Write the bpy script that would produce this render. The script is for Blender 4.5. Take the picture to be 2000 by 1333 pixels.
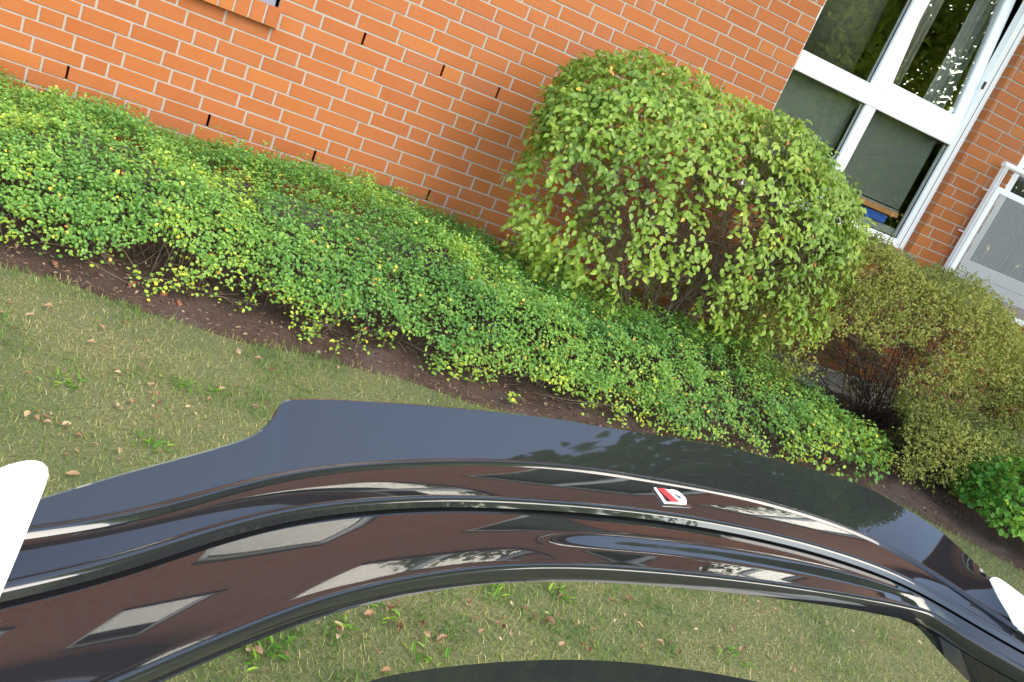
import bpy, math, random
import numpy as np
from mathutils import Vector, Matrix

# ---------------------------------------------------------------- camera, sky, sun, exposure
for o in list(bpy.data.objects):
    bpy.data.objects.remove(o)
scene = bpy.context.scene
rnd = random.Random(11)
rng = np.random.default_rng(7)

CAM = np.array([0.8437, -5.2959, 1.4888])
ROT = np.array([[0.88807684, -0.26505298, 0.37558813],
                [0.24831038, -0.41099506, -0.87716875],
                [0.38686106, 0.87225568, -0.29917979]])
FOC = 1665.3

cd = bpy.data.cameras.new('camera')
cam = bpy.data.objects.new('camera', cd)
scene.collection.objects.link(cam)
m = Matrix.Identity(4)
for i in range(3):
    m[i][0] = ROT[0][i]
    m[i][1] = -ROT[1][i]
    m[i][2] = -ROT[2][i]
    m[i][3] = CAM[i]
cam.matrix_world = m
cd.sensor_width = 36.0
cd.lens = FOC / 2000.0 * 36.0
cd.clip_start = 0.02
cd.clip_end = 500
scene.camera = cam

SUN_DIR = Vector((0.45, -0.61, 0.66)).normalized()      # towards the light: from the right
world = bpy.data.worlds.new('World')
scene.world = world
world.use_nodes = True
wn = world.node_tree.nodes
sky = wn.new('ShaderNodeTexSky')
sky.sky_type = 'NISHITA'
sky.sun_disc = False
sky.sun_elevation = math.asin(SUN_DIR.z)
sky.sun_rotation = math.atan2(SUN_DIR.x, SUN_DIR.y)
sky.air_density = 1.0
sky.dust_density = 0.8
sky.ozone_density = 1.0
bgn = wn['Background']
bgn.inputs['Strength'].default_value = 0.15
world.node_tree.links.new(sky.outputs[0], bgn.inputs['Color'])

sd = bpy.data.lights.new('sun', 'SUN')
sd.energy = 1.0
sd.angle = math.radians(50)
sd.color = (1.0, 0.96, 0.90)
sun = bpy.data.objects.new('sun', sd)
scene.collection.objects.link(sun)
sun.rotation_euler = SUN_DIR.to_track_quat('Z', 'Y').to_euler()
sun.location = (-4, -8, 9)

vs = scene.view_settings
vs.view_transform = 'Standard'
vs.look = 'None'
vs.gamma = 1.0
vs.use_curve_mapping = False
vs.exposure = 2.2
vs.use_white_balance = True          # camera set for open shade
vs.white_balance_temperature = 7450
vs.white_balance_tint = 8.0
scene.render.engine = 'CYCLES'
scene.cycles.max_bounces = 8
scene.cycles.transparent_max_bounces = 12
scene.cycles.use_denoising = True

# ---------------------------------------------------------------- helpers
def link(o, parent=None):
    scene.collection.objects.link(o)
    if parent is not None:
        o.parent = parent
    return o

def tag(o, label=None, cat=None, group=None, kind=None):
    if label: o['label'] = label
    if cat: o['category'] = cat
    if group: o['group'] = group
    if kind: o['kind'] = kind
    return o

def empty(name, loc, label=None, cat=None, group=None):
    o = bpy.data.objects.new(name, None)
    o.empty_display_size = 0.1
    link(o)
    o.location = loc
    return tag(o, label, cat, group)

def npmesh(name, V, F, mat=None, attrs=None, smooth=False):
    """mesh from numpy arrays; F is (n,3) or (n,4); attrs: name -> per-face floats"""
    V = np.asarray(V, dtype=np.float32)
    F = np.asarray(F, dtype=np.int32)
    me = bpy.data.meshes.new(name)
    n, k = F.shape
    me.vertices.add(len(V))
    me.vertices.foreach_set('co', V.ravel())
    me.loops.add(n * k)
    me.loops.foreach_set('vertex_index', F.ravel())
    me.polygons.add(n)
    me.polygons.foreach_set('loop_start', np.arange(0, n * k, k, dtype=np.int32))
    me.polygons.foreach_set('loop_total', np.full(n, k, dtype=np.int32))
    me.update(calc_edges=True)
    me.polygons.foreach_set('use_smooth', np.full(n, bool(smooth)))
    for a, vals in (attrs or {}).items():
        at = me.attributes.new(a, 'FLOAT', 'FACE')
        at.data.foreach_set('value', np.asarray(vals, dtype=np.float32))
    if mat: me.materials.append(mat)
    return me

class MB:
    """small mesh builder: boxes, prisms, tubes"""
    def __init__(self):
        self.v = []; self.f = []
    def box(self, x0, x1, y0, y1, z0, z1, bev=0.0):
        b = len(self.v)
        if bev <= 0:
            self.v += [(x0,y0,z0),(x1,y0,z0),(x1,y1,z0),(x0,y1,z0),(x0,y0,z1),(x1,y0,z1),(x1,y1,z1),(x0,y1,z1)]
            self.f += [[b+i for i in q] for q in ((0,3,2,1),(4,5,6,7),(0,1,5,4),(1,2,6,5),(2,3,7,6),(3,0,4,7))]
            return self
        B = bev
        pts = []
        for sx in (0,1):
            for sy in (0,1):
                for sz in (0,1):
                    X = (x0,x1)[sx]; Y = (y0,y1)[sy]; Z = (z0,z1)[sz]
                    dx = B if sx == 0 else -B; dy = B if sy == 0 else -B; dz = B if sz == 0 else -B
                    pts += [(X,Y+dy,Z+dz),(X+dx,Y,Z+dz),(X+dx,Y+dy,Z)]
        self.v += pts
        def id(sx,sy,sz,a): return b + (sx*4+sy*2+sz)*3 + a
        F = []
        for s in (0,1):
            q = [id(s,0,0,0),id(s,1,0,0),id(s,1,1,0),id(s,0,1,0)]; F.append(q[::-1] if s == 0 else q)
            q = [id(0,s,0,1),id(1,s,0,1),id(1,s,1,1),id(0,s,1,1)]; F.append(q if s == 0 else q[::-1])
            q = [id(0,0,s,2),id(1,0,s,2),id(1,1,s,2),id(0,1,s,2)]; F.append(q[::-1] if s == 0 else q)
        for a in (0,1):
            for c in (0,1):
                F.append([id(0,a,c,1),id(0,a,c,2),id(1,a,c,2),id(1,a,c,1)])
                F.append([id(a,0,c,0),id(a,0,c,2),id(a,1,c,2),id(a,1,c,0)])
                F.append([id(a,c,0,0),id(a,c,0,1),id(a,c,1,1),id(a,c,1,0)])
        for sx in (0,1):
            for sy in (0,1):
                for sz in (0,1):
                    F.append([id(sx,sy,sz,i) for i in range(3)])
        self.f += F
        return self
    def prism(self, poly, vec):
        """poly: list of 3-D points, extruded by vec"""
        b = len(self.v); n = len(poly)
        vec = Vector(vec)
        self.v += [tuple(Vector(p)) for p in poly] + [tuple(Vector(p) + vec) for p in poly]
        self.f.append(list(range(b, b+n))[::-1]); self.f.append(list(range(b+n, b+2*n)))
        for i in range(n):
            j = (i+1) % n
            self.f.append([b+i, b+j, b+n+j, b+n+i])
        return self
    def tube(self, path, r, n=10, cap=True):
        path = [Vector(p) for p in path]
        b = len(self.v)
        rs = r if isinstance(r, (list, tuple)) else [r]*len(path)
        for i, p in enumerate(path):
            t = (path[min(i+1,len(path)-1)] - path[max(i-1,0)]).normalized()
            a = t.orthogonal().normalized() if i == 0 else (pa - t*pa.dot(t)).normalized()
            pa = a; c = t.cross(a)
            for k in range(n):
                an = 2*math.pi*k/n
                self.v.append(tuple(p + (a*math.cos(an) + c*math.sin(an))*rs[i]))
        for i in range(len(path)-1):
            for k in range(n):
                self.f.append([b+i*n+k, b+i*n+(k+1)%n, b+(i+1)*n+(k+1)%n, b+(i+1)*n+k])
        if cap:
            self.f.append([b+k for k in range(n)][::-1]); self.f.append([b+(len(path)-1)*n+k for k in range(n)])
        return self
    def mesh(self, name, mat, smooth=False):
        me = bpy.data.meshes.new(name)
        me.from_pydata(self.v, [], self.f)
        bm = __import__('bmesh').new(); bm.from_mesh(me)
        __import__('bmesh').ops.recalc_face_normals(bm, faces=bm.faces)
        bm.to_mesh(me); bm.free()
        if smooth:
            for p in me.polygons: p.use_smooth = True
        if mat: me.materials.append(mat)
        return me
    def build(self, name, mat, parent=None, smooth=False):
        o = bpy.data.objects.new(name, self.mesh(name, mat, smooth))
        return link(o, parent)

def sharp(o, deg=35):
    me = o.data
    for p in me.polygons: p.use_smooth = True
    try: me.set_sharp_from_angle(angle=math.radians(deg))
    except Exception: pass
    return o

def hash3(i):
    h = np.sin(i[...,0]*127.1 + i[...,1]*311.7 + i[...,2]*74.7) * 43758.5453
    return h - np.floor(h)

def vnoise(P, s, seed=0.0):
    q = np.asarray(P, float)*s + seed*17.31
    i = np.floor(q); f = q - i; f = f*f*(3-2*f)
    out = 0
    for dx in (0,1):
        for dy in (0,1):
            for dz in (0,1):
                w = (f[...,0] if dx else 1-f[...,0])*(f[...,1] if dy else 1-f[...,1])*(f[...,2] if dz else 1-f[...,2])
                out = out + w*hash3(i + np.array([dx,dy,dz]))
    return out

def unit(a):
    return a/np.maximum(np.linalg.norm(a, axis=-1, keepdims=True), 1e-9)

def project(P):
    q = (np.asarray(P, float) - CAM) @ ROT.T
    z = np.where(q[...,2] > 0.05, q[...,2], 0.05)
    return 1000 + FOC*q[...,0]/z, 666.5 + FOC*q[...,1]/z, q[...,2]

# leaf template: (along, across, up)
LEAF_OVAL = np.array([(0,0,0),(.30,-.50,.10),(.72,-.36,.06),(1,0,-.10),(.72,.36,.06),(.30,.50,.10)])
LEAF_Q = np.array([(0,1,2,3),(0,3,4,5)])
def leaves(pos, along, nrm, L, Wd, tmpl=LEAF_OVAL, quads=LEAF_Q):
    along = unit(along)
    side = unit(np.cross(nrm, along))
    up = np.cross(along, side)
    n = len(pos); k = len(tmpl)
    V = (pos[:,None,:] + along[:,None,:]*(tmpl[None,:,0,None]*L[:,None,None])
         + side[:,None,:]*(tmpl[None,:,1,None]*Wd[:,None,None])
         + up[:,None,:]*(tmpl[None,:,2,None]*L[:,None,None]))
    F = (np.arange(n)[:,None,None]*k + quads[None]).reshape(-1, quads.shape[1])
    return V.reshape(-1,3), F

def tubes_np(paths, radii, sides=4):
    """many polylines of equal point count: paths (n,m,3), radii (n,m)"""
    paths = np.asarray(paths); n, mm, _ = paths.shape
    t = np.gradient(paths, axis=1); t = unit(t)
    ref = np.where(np.abs(t[...,2:3]) > .9, np.array([1.,0,0]), np.array([0,0,1.]))
    a = unit(np.cross(t, ref)); b = np.cross(t, a)
    an = np.arange(sides)*2*math.pi/sides
    V = paths[:,:,None,:] + (a[:,:,None,:]*np.cos(an)[None,None,:,None] + b[:,:,None,:]*np.sin(an)[None,None,:,None])*np.asarray(radii)[:,:,None,None]
    base = (np.arange(n)*mm*sides)[:,None,None]
    i = np.arange(mm-1)[None,:,None]; k = np.arange(sides)[None,None,:]
    k2 = (k+1) % sides
    F = np.stack([base+i*sides+k, base+i*sides+k2, base+(i+1)*sides+k2, base+(i+1)*sides+k], -1).reshape(-1,4)
    return V.reshape(-1,3), F

# ---------------------------------------------------------------- materials
def new_mat(name):
    mt = bpy.data.materials.new(name); mt.use_nodes = True
    nt = mt.node_tree
    return mt, nt, nt.nodes['Principled BSDF']

def node(nt, typ, **kw):
    n = nt.nodes.new(typ)
    for k, v in kw.items():
        if k.startswith('i_'): n.inputs[k[2:].replace('_',' ')].default_value = v
        else: setattr(n, k, v)
    return n

def ramp(nt, src, stops):
    r = nt.nodes.new('ShaderNodeValToRGB')
    el = r.color_ramp.elements
    while len(el) > 1: el.remove(el[-1])
    for i, (p, c) in enumerate(stops):
        e = el[0] if i == 0 else el.new(p)
        e.position = p; e.color = (*c, 1)
    nt.links.new(src, r.inputs[0])
    return r.outputs[0]

def mathn(nt, op, a, b=None, c=None):
    n = nt.nodes.new('ShaderNodeMath'); n.operation = op
    for i, x in enumerate((a, b, c)):
        if x is None: continue
        if isinstance(x, (int, float)): n.inputs[i].default_value = x
        else: nt.links.new(x, n.inputs[i])
    return n.outputs[0]

def mixc(nt, fac, a, b, mode='MIX'):
    n = nt.nodes.new('ShaderNodeMix'); n.data_type = 'RGBA'; n.blend_type = mode
    for key, x in ((0, fac), (6, a), (7, b)):
        if isinstance(x, (int, float)): n.inputs[key].default_value = x
        elif isinstance(x, tuple): n.inputs[key].default_value = (*x, 1)
        else: nt.links.new(x, n.inputs[key])
    return n.outputs[2]

def noise(nt, scale, detail=4, rough=.55, coord=None, dist=0.0):
    n = nt.nodes.new('ShaderNodeTexNoise')
    n.inputs['Scale'].default_value = scale; n.inputs['Detail'].default_value = detail
    n.inputs['Roughness'].default_value = rough; n.inputs['Distortion'].default_value = dist
    if coord is not None: nt.links.new(coord, n.inputs['Vector'])
    return n.outputs['Fac']

def coords(nt, which='Object'):
    return nt.nodes.new('ShaderNodeTexCoord').outputs[which]

def worldpos(nt):
    return nt.nodes.new('ShaderNodeNewGeometry').outputs['Position']

def bump(nt, bsdf, height, strength=.3, dist=.01):
    b = nt.nodes.new('ShaderNodeBump')
    b.inputs['Strength'].default_value = strength; b.inputs['Distance'].default_value = dist
    nt.links.new(height, b.inputs['Height']); nt.links.new(b.outputs[0], bsdf.inputs['Normal'])

def plain(name, col, rough=.5, metal=0.0, nscale=None, namp=.15, bumpd=None, spec=None, coat=0):
    mt, nt, b = new_mat(name)
    b.inputs['Roughness'].default_value = rough; b.inputs['Metallic'].default_value = metal
    if spec is not None: b.inputs['IOR'].default_value = spec
    if coat: b.inputs['Coat Weight'].default_value = coat
    if nscale:
        n = noise(nt, nscale, 5, .6, worldpos(nt))
        lo = tuple(x*(1-namp) for x in col); hi = tuple(min(1, x*(1+namp)) for x in col)
        nt.links.new(ramp(nt, n, [(.3, lo), (.7, hi)]), b.inputs['Base Color'])
        if bumpd: bump(nt, b, n, .5, bumpd)
    else:
        b.inputs['Base Color'].default_value = (*col, 1)
    return mt

def leaf_mat(name, stops, rough=.45, trans=.3, attr='rnd', spec=.4):
    mt, nt, b = new_mat(name)
    a = nt.nodes.new('ShaderNodeAttribute'); a.attribute_name = attr
    col = ramp(nt, a.outputs['Fac'], stops)
    n = noise(nt, 90, 3, .6, worldpos(nt))
    col = mixc(nt, mathn(nt, 'MULTIPLY', n, .35), col, mixc(nt, 1.0, col, (.55,.6,.4), 'MULTIPLY'))
    nt.links.new(col, b.inputs['Base Color'])
    b.inputs['Roughness'].default_value = rough
    b.inputs['Specular IOR Level'].default_value = spec
    tr = nt.nodes.new('ShaderNodeBsdfTranslucent')
    nt.links.new(mixc(nt, .35, col, (.55,.75,.05)), tr.inputs['Color'])
    mx = nt.nodes.new('ShaderNodeMixShader'); mx.inputs[0].default_value = trans
    nt.links.new(b.outputs[0], mx.inputs[1]); nt.links.new(tr.outputs[0], mx.inputs[2])
    nt.links.new(mx.outputs[0], nt.nodes['Material Output'].inputs['Surface'])
    return mt

def brick_mat(name, mode):
    mt, nt, b = new_mat(name)
    if mode == 'OBJ':
        r = nt.nodes.new('ShaderNodeObjectInfo').outputs['Random']
    else:
        a = nt.nodes.new('ShaderNodeAttribute'); a.attribute_name = 'rnd'; r = a.outputs['Fac']
    p = worldpos(nt)
    c1 = ramp(nt, r, [(0, (0.345,0.091,0.020)), (.25, (0.365,0.102,0.022)), (.5, (0.385,0.113,0.024)), (.72, (0.370,0.106,0.026)), (.86, (0.425,0.135,0.029)), (.95,(0.370,0.107,0.029)), (1, (0.345,0.102,0.036))])
    n1 = noise(nt, 6, 4, .6, p); n2 = noise(nt, 70, 5, .65, p); n3 = noise(nt, 420, 2, .5, p)
    c2 = mixc(nt, ramp(nt, n1, [(.35,(0,0,0)),(.75,(.55,.55,.55))]), c1, (.39,.126,.046))
    c3 = mixc(nt, ramp(nt, n2, [(.35,(.45,.45,.45)),(.6,(0,0,0))]), c2, mixc(nt, 1.0, c2, (.82,.78,.74), 'MULTIPLY'))
    spk = ramp(nt, n3, [(.72,(0,0,0)),(.80,(.7,.7,.7))])
    c4 = mixc(nt, spk, c3, (.30,.10,.05))
    nt.links.new(c4, b.inputs['Base Color'])
    b.inputs['Roughness'].default_value = .62
    b.inputs['Specular IOR Level'].default_value = .35
    bump(nt, b, mathn(nt, 'ADD', n2, mathn(nt, 'MULTIPLY', n3, .5)), .35, .002)
    return mt

M = {}
M['brick'] = brick_mat('brick_clay', 'OBJ')
M['brick_many'] = brick_mat('brick_clay_joined', 'ATTR')
def mk_mortar():
    mt, nt, b = new_mat('mortar')
    p = worldpos(nt)
    n = noise(nt, 120, 5, .7, p); n2 = noise(nt, 3, 3, .5, p)
    c = ramp(nt, n, [(.3,(.29,.24,.195)),(.7,(.40,.335,.28))])
    c = mixc(nt, mathn(nt,'MULTIPLY',n2,.5), c, (.36,.33,.30))
    nt.links.new(c, b.inputs['Base Color']); b.inputs['Roughness'].default_value = .95
    bump(nt, b, n, .6, .002)
    return mt
M['mortar'] = mk_mortar()
M['concrete'] = plain('concrete', (.36,.33,.29), .9, nscale=14, namp=.3, bumpd=.004)
M['dark'] = plain('dark_cavity', (.012,.009,.008), .9)
M['white_upvc'] = plain('white_window_plastic', (.84,.84,.83), .28, nscale=3, namp=.02)
M['white_paint'] = plain('white_powder_coat', (.82,.82,.82), .35, nscale=5, namp=.02)
M['white_gloss'] = plain('white_car_paint', (.86,.86,.85), .12, coat=1)
M['gasket'] = plain('black_rubber', (.02,.02,.022), .6)
M['slate'] = plain('brown_slate', (.15,.105,.10), .55, nscale=9, namp=.25)
M['zinc'] = plain('grey_sheet_metal', (.17,.165,.21), .5, metal=0.0, nscale=6, namp=.1)
M['plaster'] = plain('interior_plaster', (.34,.33,.30), .9)
M['net'] = plain('grey_net', (.10,.10,.105), .9, nscale=20, namp=.1)
M['mesh_grey'] = plain('grey_coated_mesh', (.42,.42,.43), .5)
M['curtain'] = plain('beige_curtain', (.26,.235,.18), .9, nscale=30, namp=.08)
M['blind'] = plain('blind_foliage_tint', (.18,.20,.16), .8, nscale=4, namp=.08)  # grey-green colour stands in for foliage mirrored in the lower panes
M['frag'] = plain('dirty_brick', (.20,.075,.04), .9, nscale=60, namp=.4)
M['orange'] = plain('orange_wood', (.72,.30,.11), .6, nscale=20, namp=.2)
M['blue'] = plain('blue_plastic', (.03,.13,.55), .4)
M['roof'] = plain('roof_tile', (.20,.07,.045), .8, nscale=8, namp=.25)

def glass_mat(name, tint=(.93,.95,.94), boost=1.0):
    mt, nt, b = new_mat(name)
    nt.nodes.remove(b)
    g = nt.nodes.new('ShaderNodeBsdfGlossy'); g.inputs['Roughness'].default_value = .0
    g.inputs['Color'].default_value = (.95,.97,.95,1)
    t = nt.nodes.new('ShaderNodeBsdfTransparent'); t.inputs['Color'].default_value = (*tint, 1)
    fr = nt.nodes.new('ShaderNodeFresnel')
    bf = nt.nodes.new('ShaderNodeNewGeometry').outputs['Backfacing']      # same air-to-glass ratio from both sides of the sheet
    nt.links.new(mathn(nt, 'ADD', mathn(nt, 'MULTIPLY', bf, 1/1.52 - 1.52), 1.52), fr.inputs['IOR'])
    f = mathn(nt, 'MINIMUM', mathn(nt, 'MULTIPLY', fr.outputs[0], boost), 1.0)
    mx = nt.nodes.new('ShaderNodeMixShader')
    nt.links.new(f, mx.inputs[0]); nt.links.new(t.outputs[0], mx.inputs[1]); nt.links.new(g.outputs[0], mx.inputs[2])
    nt.links.new(mx.outputs[0], nt.nodes['Material Output'].inputs['Surface'])
    return mt
M['glass'] = glass_mat('window_glass', boost=2.7)      # insulating glass: several reflecting faces

def black_gloss():
    mt, nt, b = new_mat('gloss_black_paint')
    p = worldpos(nt)
    n = noise(nt, 240, 3, .6, p); n2 = noise(nt, 5, 4, .6, p)
    dust = mathn(nt, 'MULTIPLY', ramp(nt, n, [(.66,(0,0,0)),(.74,(1,1,1))]), ramp(nt, n2, [(.4,(0,0,0)),(.7,(.5,.5,.5))]))
    nt.links.new(mixc(nt, dust, (.0135,.0145,.017), (.09,.085,.08)), b.inputs['Base Color'])
    nt.links.new(mathn(nt, 'ADD', mathn(nt, 'MULTIPLY', n2, .04), .01), b.inputs['Roughness'])
    b.inputs['IOR'].default_value = 1.3
    b.inputs['Coat Weight'].default_value = 1.0
    b.inputs['Coat Roughness'].default_value = .018
    b.inputs['Coat IOR'].default_value = 1.6
    return mt
M['black'] = black_gloss()
M['chrome'] = plain('badge_chrome', (.75,.76,.78), .12, metal=1)
M['badge_red'] = plain('badge_red', (.70,.045,.05), .3)
M['badge_white'] = plain('badge_white', (.85,.86,.86), .25)

M['bark'] = plain('brown_twig', (.150,.105,.072), .85, nscale=40, namp=.4)
M['bark_dark'] = plain('dark_twig', (.085,.056,.047), .85, nscale=40, namp=.4)
M['bark_grey'] = plain('grey_bark', (.14,.115,.09), .9, nscale=25, namp=.4)
M['hedge_leaf'] = leaf_mat('hedge_leaf', [(0,(.071,.195,.047)),(.3,(.128,.298,.064)),(.55,(.231,.406,.073)),(.78,(.441,.564,.073)),(.93,(.787,.689,.084)),(.975,(.850,.657,.105)),(1,(.508,.093,.064))], .42, .28)
M['shrub_leaf'] = leaf_mat('shrub_leaf', [(0,(.106,.201,.042)),(.3,(.193,.323,.052)),(.6,(.317,.446,.074)),(.85,(.502,.546,.094)),(.97,(.808,.632,.111)),(1,(.576,.144,.074))], .38, .30)
M['olive_leaf'] = leaf_mat('olive_leaf', [(0,(.125,.154,.039)),(.4,(.276,.287,.066)),(.8,(.484,.442,.106)),(1,(.700,.574,.172))], .55, .22)
M['green_leaf'] = leaf_mat('green_leaf', [(0,(.045,.169,.024)),(.5,(.105,.290,.036)),(.9,(.298,.483,.060)),(1,(.506,.555,.072))], .6, .3)
M['tree_leaf'] = leaf_mat('tree_leaf', [(0,(.12,.22,.05)),(.4,(.28,.40,.08)),(.75,(.55,.60,.12)),(1,(.78,.72,.18))], .5, .6)
M['taupe'] = plain('taupe_pane_filler', (.10,.092,.075), .95, nscale=8, namp=.2)  # for the sheet added behind the upper left pane
M['grass'] = leaf_mat('grass_blade', [(0,(.062,.162,.038)),(.2,(.112,.228,.048)),(.40,(.190,.258,.065)),(.60,(.301,.301,.108)),(.8,(.424,.372,.178)),(1,(.559,.479,.270))], .6, .25, spec=.25)
def dry_leaf_mat():
    mt, nt, b = new_mat('dry_fallen_leaf')
    r = nt.nodes.new('ShaderNodeObjectInfo').outputs['Random']
    c = ramp(nt, r, [(0,(.17,.085,.042)),(.35,(.28,.155,.078)),(.65,(.36,.225,.115)),(.85,(.44,.32,.17)),(1,(.50,.42,.24))])
    n = noise(nt, 60, 3, .6, coords(nt))
    c = mixc(nt, mathn(nt,'MULTIPLY',n,.6), c, mixc(nt,1.0,c,(.55,.5,.45),'MULTIPLY'))
    nt.links.new(c, b.inputs['Base Color']); b.inputs['Roughness'].default_value = .7
    return mt
M['dry'] = dry_leaf_mat()

def lawn_mat():
    mt, nt, b = new_mat('lawn_thatch')
    p = worldpos(nt)
    n1 = noise(nt, 1.6, 5, .6, p); n2 = noise(nt, 60, 5, .7, p); n3 = noise(nt, 9, 4, .6, p)
    c = ramp(nt, n2, [(.3,(.085,.088,.035)),(.5,(.17,.170,.065)),(.72,(.28,.26,.115))])
    c = mixc(nt, ramp(nt, n1, [(.42,(0,0,0)),(.62,(.7,.7,.7))]), c, (.10,.13,.045))
    c = mixc(nt, ramp(nt, n3, [(.45,(0,0,0)),(.7,(.5,.5,.5))]), c, (.085,.13,.05))
    nt.links.new(c, b.inputs['Base Color']); b.inputs['Roughness'].default_value = .95
    bump(nt, b, n2, .8, .02)
    return mt
M['lawn'] = lawn_mat()
def soil_mat():
    mt, nt, b = new_mat('bare_soil')
    p = worldpos(nt)
    n1 = noise(nt, 3.5, 5, .6, p); n2 = noise(nt, 110, 5, .75, p); n3 = noise(nt, 30, 4, .65, p)
    c = ramp(nt, n2, [(.28,(.036,.018,.012)),(.5,(.085,.045,.030)),(.66,(.145,.082,.055)),(.78,(.30,.21,.15))])
    c = mixc(nt, ramp(nt, n3, [(.5,(0,0,0)),(.75,(.6,.6,.6))]), c, (.15,.085,.06))
    c = mixc(nt, ramp(nt, n1, [(.52,(0,0,0)),(.75,(.45,.45,.45))]), c, (.20,.155,.135))
    nt.links.new(c, b.inputs['Base Color']); b.inputs['Roughness'].default_value = .95
    bump(nt, b, mathn(nt,'ADD',n2,n3), .9, .02)
    return mt
M['soil'] = soil_mat()

# measured layout data (metres; perpends in sixteenths of a metre)
PERPS={-2:[40,44],-1:[3,7,9,25,29,31,35,39,43],0:[0,2,6,10,14,18,20,24,28,32,36,38,42,46],1:[-1,3,5,9,13,17,21,25,27,31,35,39,43],2:[-2,2,6,10,12,16,20,24,28,32,36,40,42],3:[-1,1,5,9,13,17,19,23,27,31,35,39,43],4:[2,6,10,14,16,20,24,28,32,34,38,42],5:[3,7,11,13,17,21,25,29,31,35,39,43],6:[6,10,14,18,20,24,28,32,36,38,42],7:[9,13,17,21,25,27,31,35,39,43],8:[19.7,23.7,27.7,31.7,35.7,39.7],9:[21,25,29,33,35,39,43],10:[20,24,28,32,36,40],11:[23,27,31,35,39,43],12:[28,32,36,40,44],13:[29,33,37,41,45],14:[32,36,40,44,48],15:[35,39,41,45,49],16:[42,46,48,52],17:[45,49,53,55,59,63,67],18:[48,52,56,60,62,66],19:[49,51,55,59,63,67],20:[52,56,60,64,66],21:[55,59,63,67],22:[58,62,66],23:[63,67]}
WA=[(0.79031,-4.67833,1.03888),(0.79473,-4.67466,1.03954),(0.79972,-4.67052,1.04027),(0.80479,-4.66631,1.041),(0.80998,-4.66206,1.0417),(0.81528,-4.65774,1.04236),(0.82066,-4.65332,1.04301),(0.82614,-4.64878,1.04365),(0.83171,-4.64415,1.04428),(0.83738,-4.63939,1.0449),(0.84315,-4.63449,1.04548),(0.84903,-4.62943,1.04603),(0.85502,-4.62419,1.04654),(0.86114,-4.6188,1.04698),(0.86743,-4.61331,1.04731),(0.87388,-4.60767,1.04756),(0.88047,-4.60185,1.04777),(0.8872,-4.59585,1.04795),(0.89407,-4.58969,1.0481),(0.90108,-4.58338,1.04825),(0.90825,-4.57693,1.0484),(0.91558,-4.57036,1.04856),(0.92305,-4.56367,1.04876),(0.93066,-4.55683,1.04902),(0.93835,-4.54977,1.04942),(0.94618,-4.54258,1.04991),(0.95415,-4.53528,1.05049),(0.96216,-4.52772,1.05127),(0.96983,-4.51956,1.05257),(0.97662,-4.51033,1.05479),(0.98236,-4.50038,1.05784),(0.98677,-4.48984,1.06172),(0.99021,-4.47908,1.06609),(0.99417,-4.4691,1.06999),(1.00199,-4.4621,1.07132),(1.01193,-4.45667,1.07133),(1.02218,-4.45145,1.07122),(1.03265,-4.44634,1.07098),(1.04331,-4.44133,1.07073),(1.05414,-4.43645,1.07045),(1.06517,-4.43178,1.07008),(1.07637,-4.42716,1.06971),(1.08775,-4.42252,1.06936),(1.09931,-4.41787,1.06905),(1.11106,-4.41319,1.06875),(1.12299,-4.40851,1.06849),(1.13512,-4.4038,1.06825),(1.14743,-4.39912,1.06801),(1.15993,-4.39458,1.06772),(1.17262,-4.39014,1.0674),(1.1855,-4.38571,1.06711),(1.19857,-4.38127,1.06684),(1.21183,-4.37685,1.06661),(1.22529,-4.37243,1.06641),(1.23893,-4.36804,1.06626),(1.25276,-4.36368,1.06614),(1.26677,-4.35946,1.06602),(1.28093,-4.35545,1.06585),(1.29525,-4.35156,1.06571),(1.30974,-4.34773,1.06562),(1.3244,-4.34398,1.06559),(1.33921,-4.34033,1.06562),(1.35416,-4.33677,1.06573),(1.36926,-4.33333,1.06591),(1.38446,-4.3301,1.06612),(1.39965,-4.32752,1.0661),(1.41484,-4.32551,1.06589),(1.43012,-4.32365,1.06569),(1.4456,-4.3217,1.06564),(1.46134,-4.31945,1.06584),(1.47729,-4.31712,1.06613),(1.49342,-4.3148,1.06645),(1.50974,-4.31249,1.0668),(1.52626,-4.31018,1.06716),(1.54297,-4.30788,1.06754),(1.55988,-4.30559,1.06795),(1.57693,-4.30342,1.06832),(1.59407,-4.30153,1.0686),(1.61133,-4.29977,1.06886),(1.62873,-4.2981,1.06916),(1.64625,-4.29653,1.06952),(1.66387,-4.29509,1.06995),(1.68156,-4.29381,1.07046),(1.69929,-4.2927,1.07105),(1.71702,-4.29184,1.0717),(1.73451,-4.29165,1.07216),(1.75164,-4.29227,1.07236),(1.76867,-4.29322,1.07256),(1.78566,-4.29437,1.07285),(1.80261,-4.29572,1.07321),(1.8195,-4.29727,1.07366),(1.83634,-4.29902,1.07419),(1.85309,-4.30098,1.07481),(1.86969,-4.30323,1.07546),(1.88579,-4.30622,1.07588),(1.90137,-4.30991,1.07608),(1.91669,-4.31394,1.07634),(1.93187,-4.31814,1.07667),(1.94758,-4.32194,1.07682),(1.96372,-4.32545,1.07667),(1.97919,-4.32978,1.07566),(1.99362,-4.33521,1.0739),(2.00781,-4.3409,1.07205),(2.02188,-4.34671,1.07026),(2.03572,-4.35273,1.06851),(2.04868,-4.35945,1.06669),(2.0602,-4.36727,1.06477),(2.07099,-4.3756,1.06296),(2.0812,-4.3843,1.0613),(2.08945,-4.39428,1.05965),(2.09431,-4.40647,1.05799),(2.0976,-4.41954,1.05654),(2.10008,-4.43296,1.05532),(2.10115,-4.44705,1.05431),(2.10059,-4.46191,1.05349),(2.09927,-4.47698,1.05288),(2.09788,-4.49183,1.05246),(2.09787,-4.50562,1.05222),(2.09876,-4.51866,1.05208),(2.09955,-4.53154,1.05202),(2.10019,-4.54428,1.052)]
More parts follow.
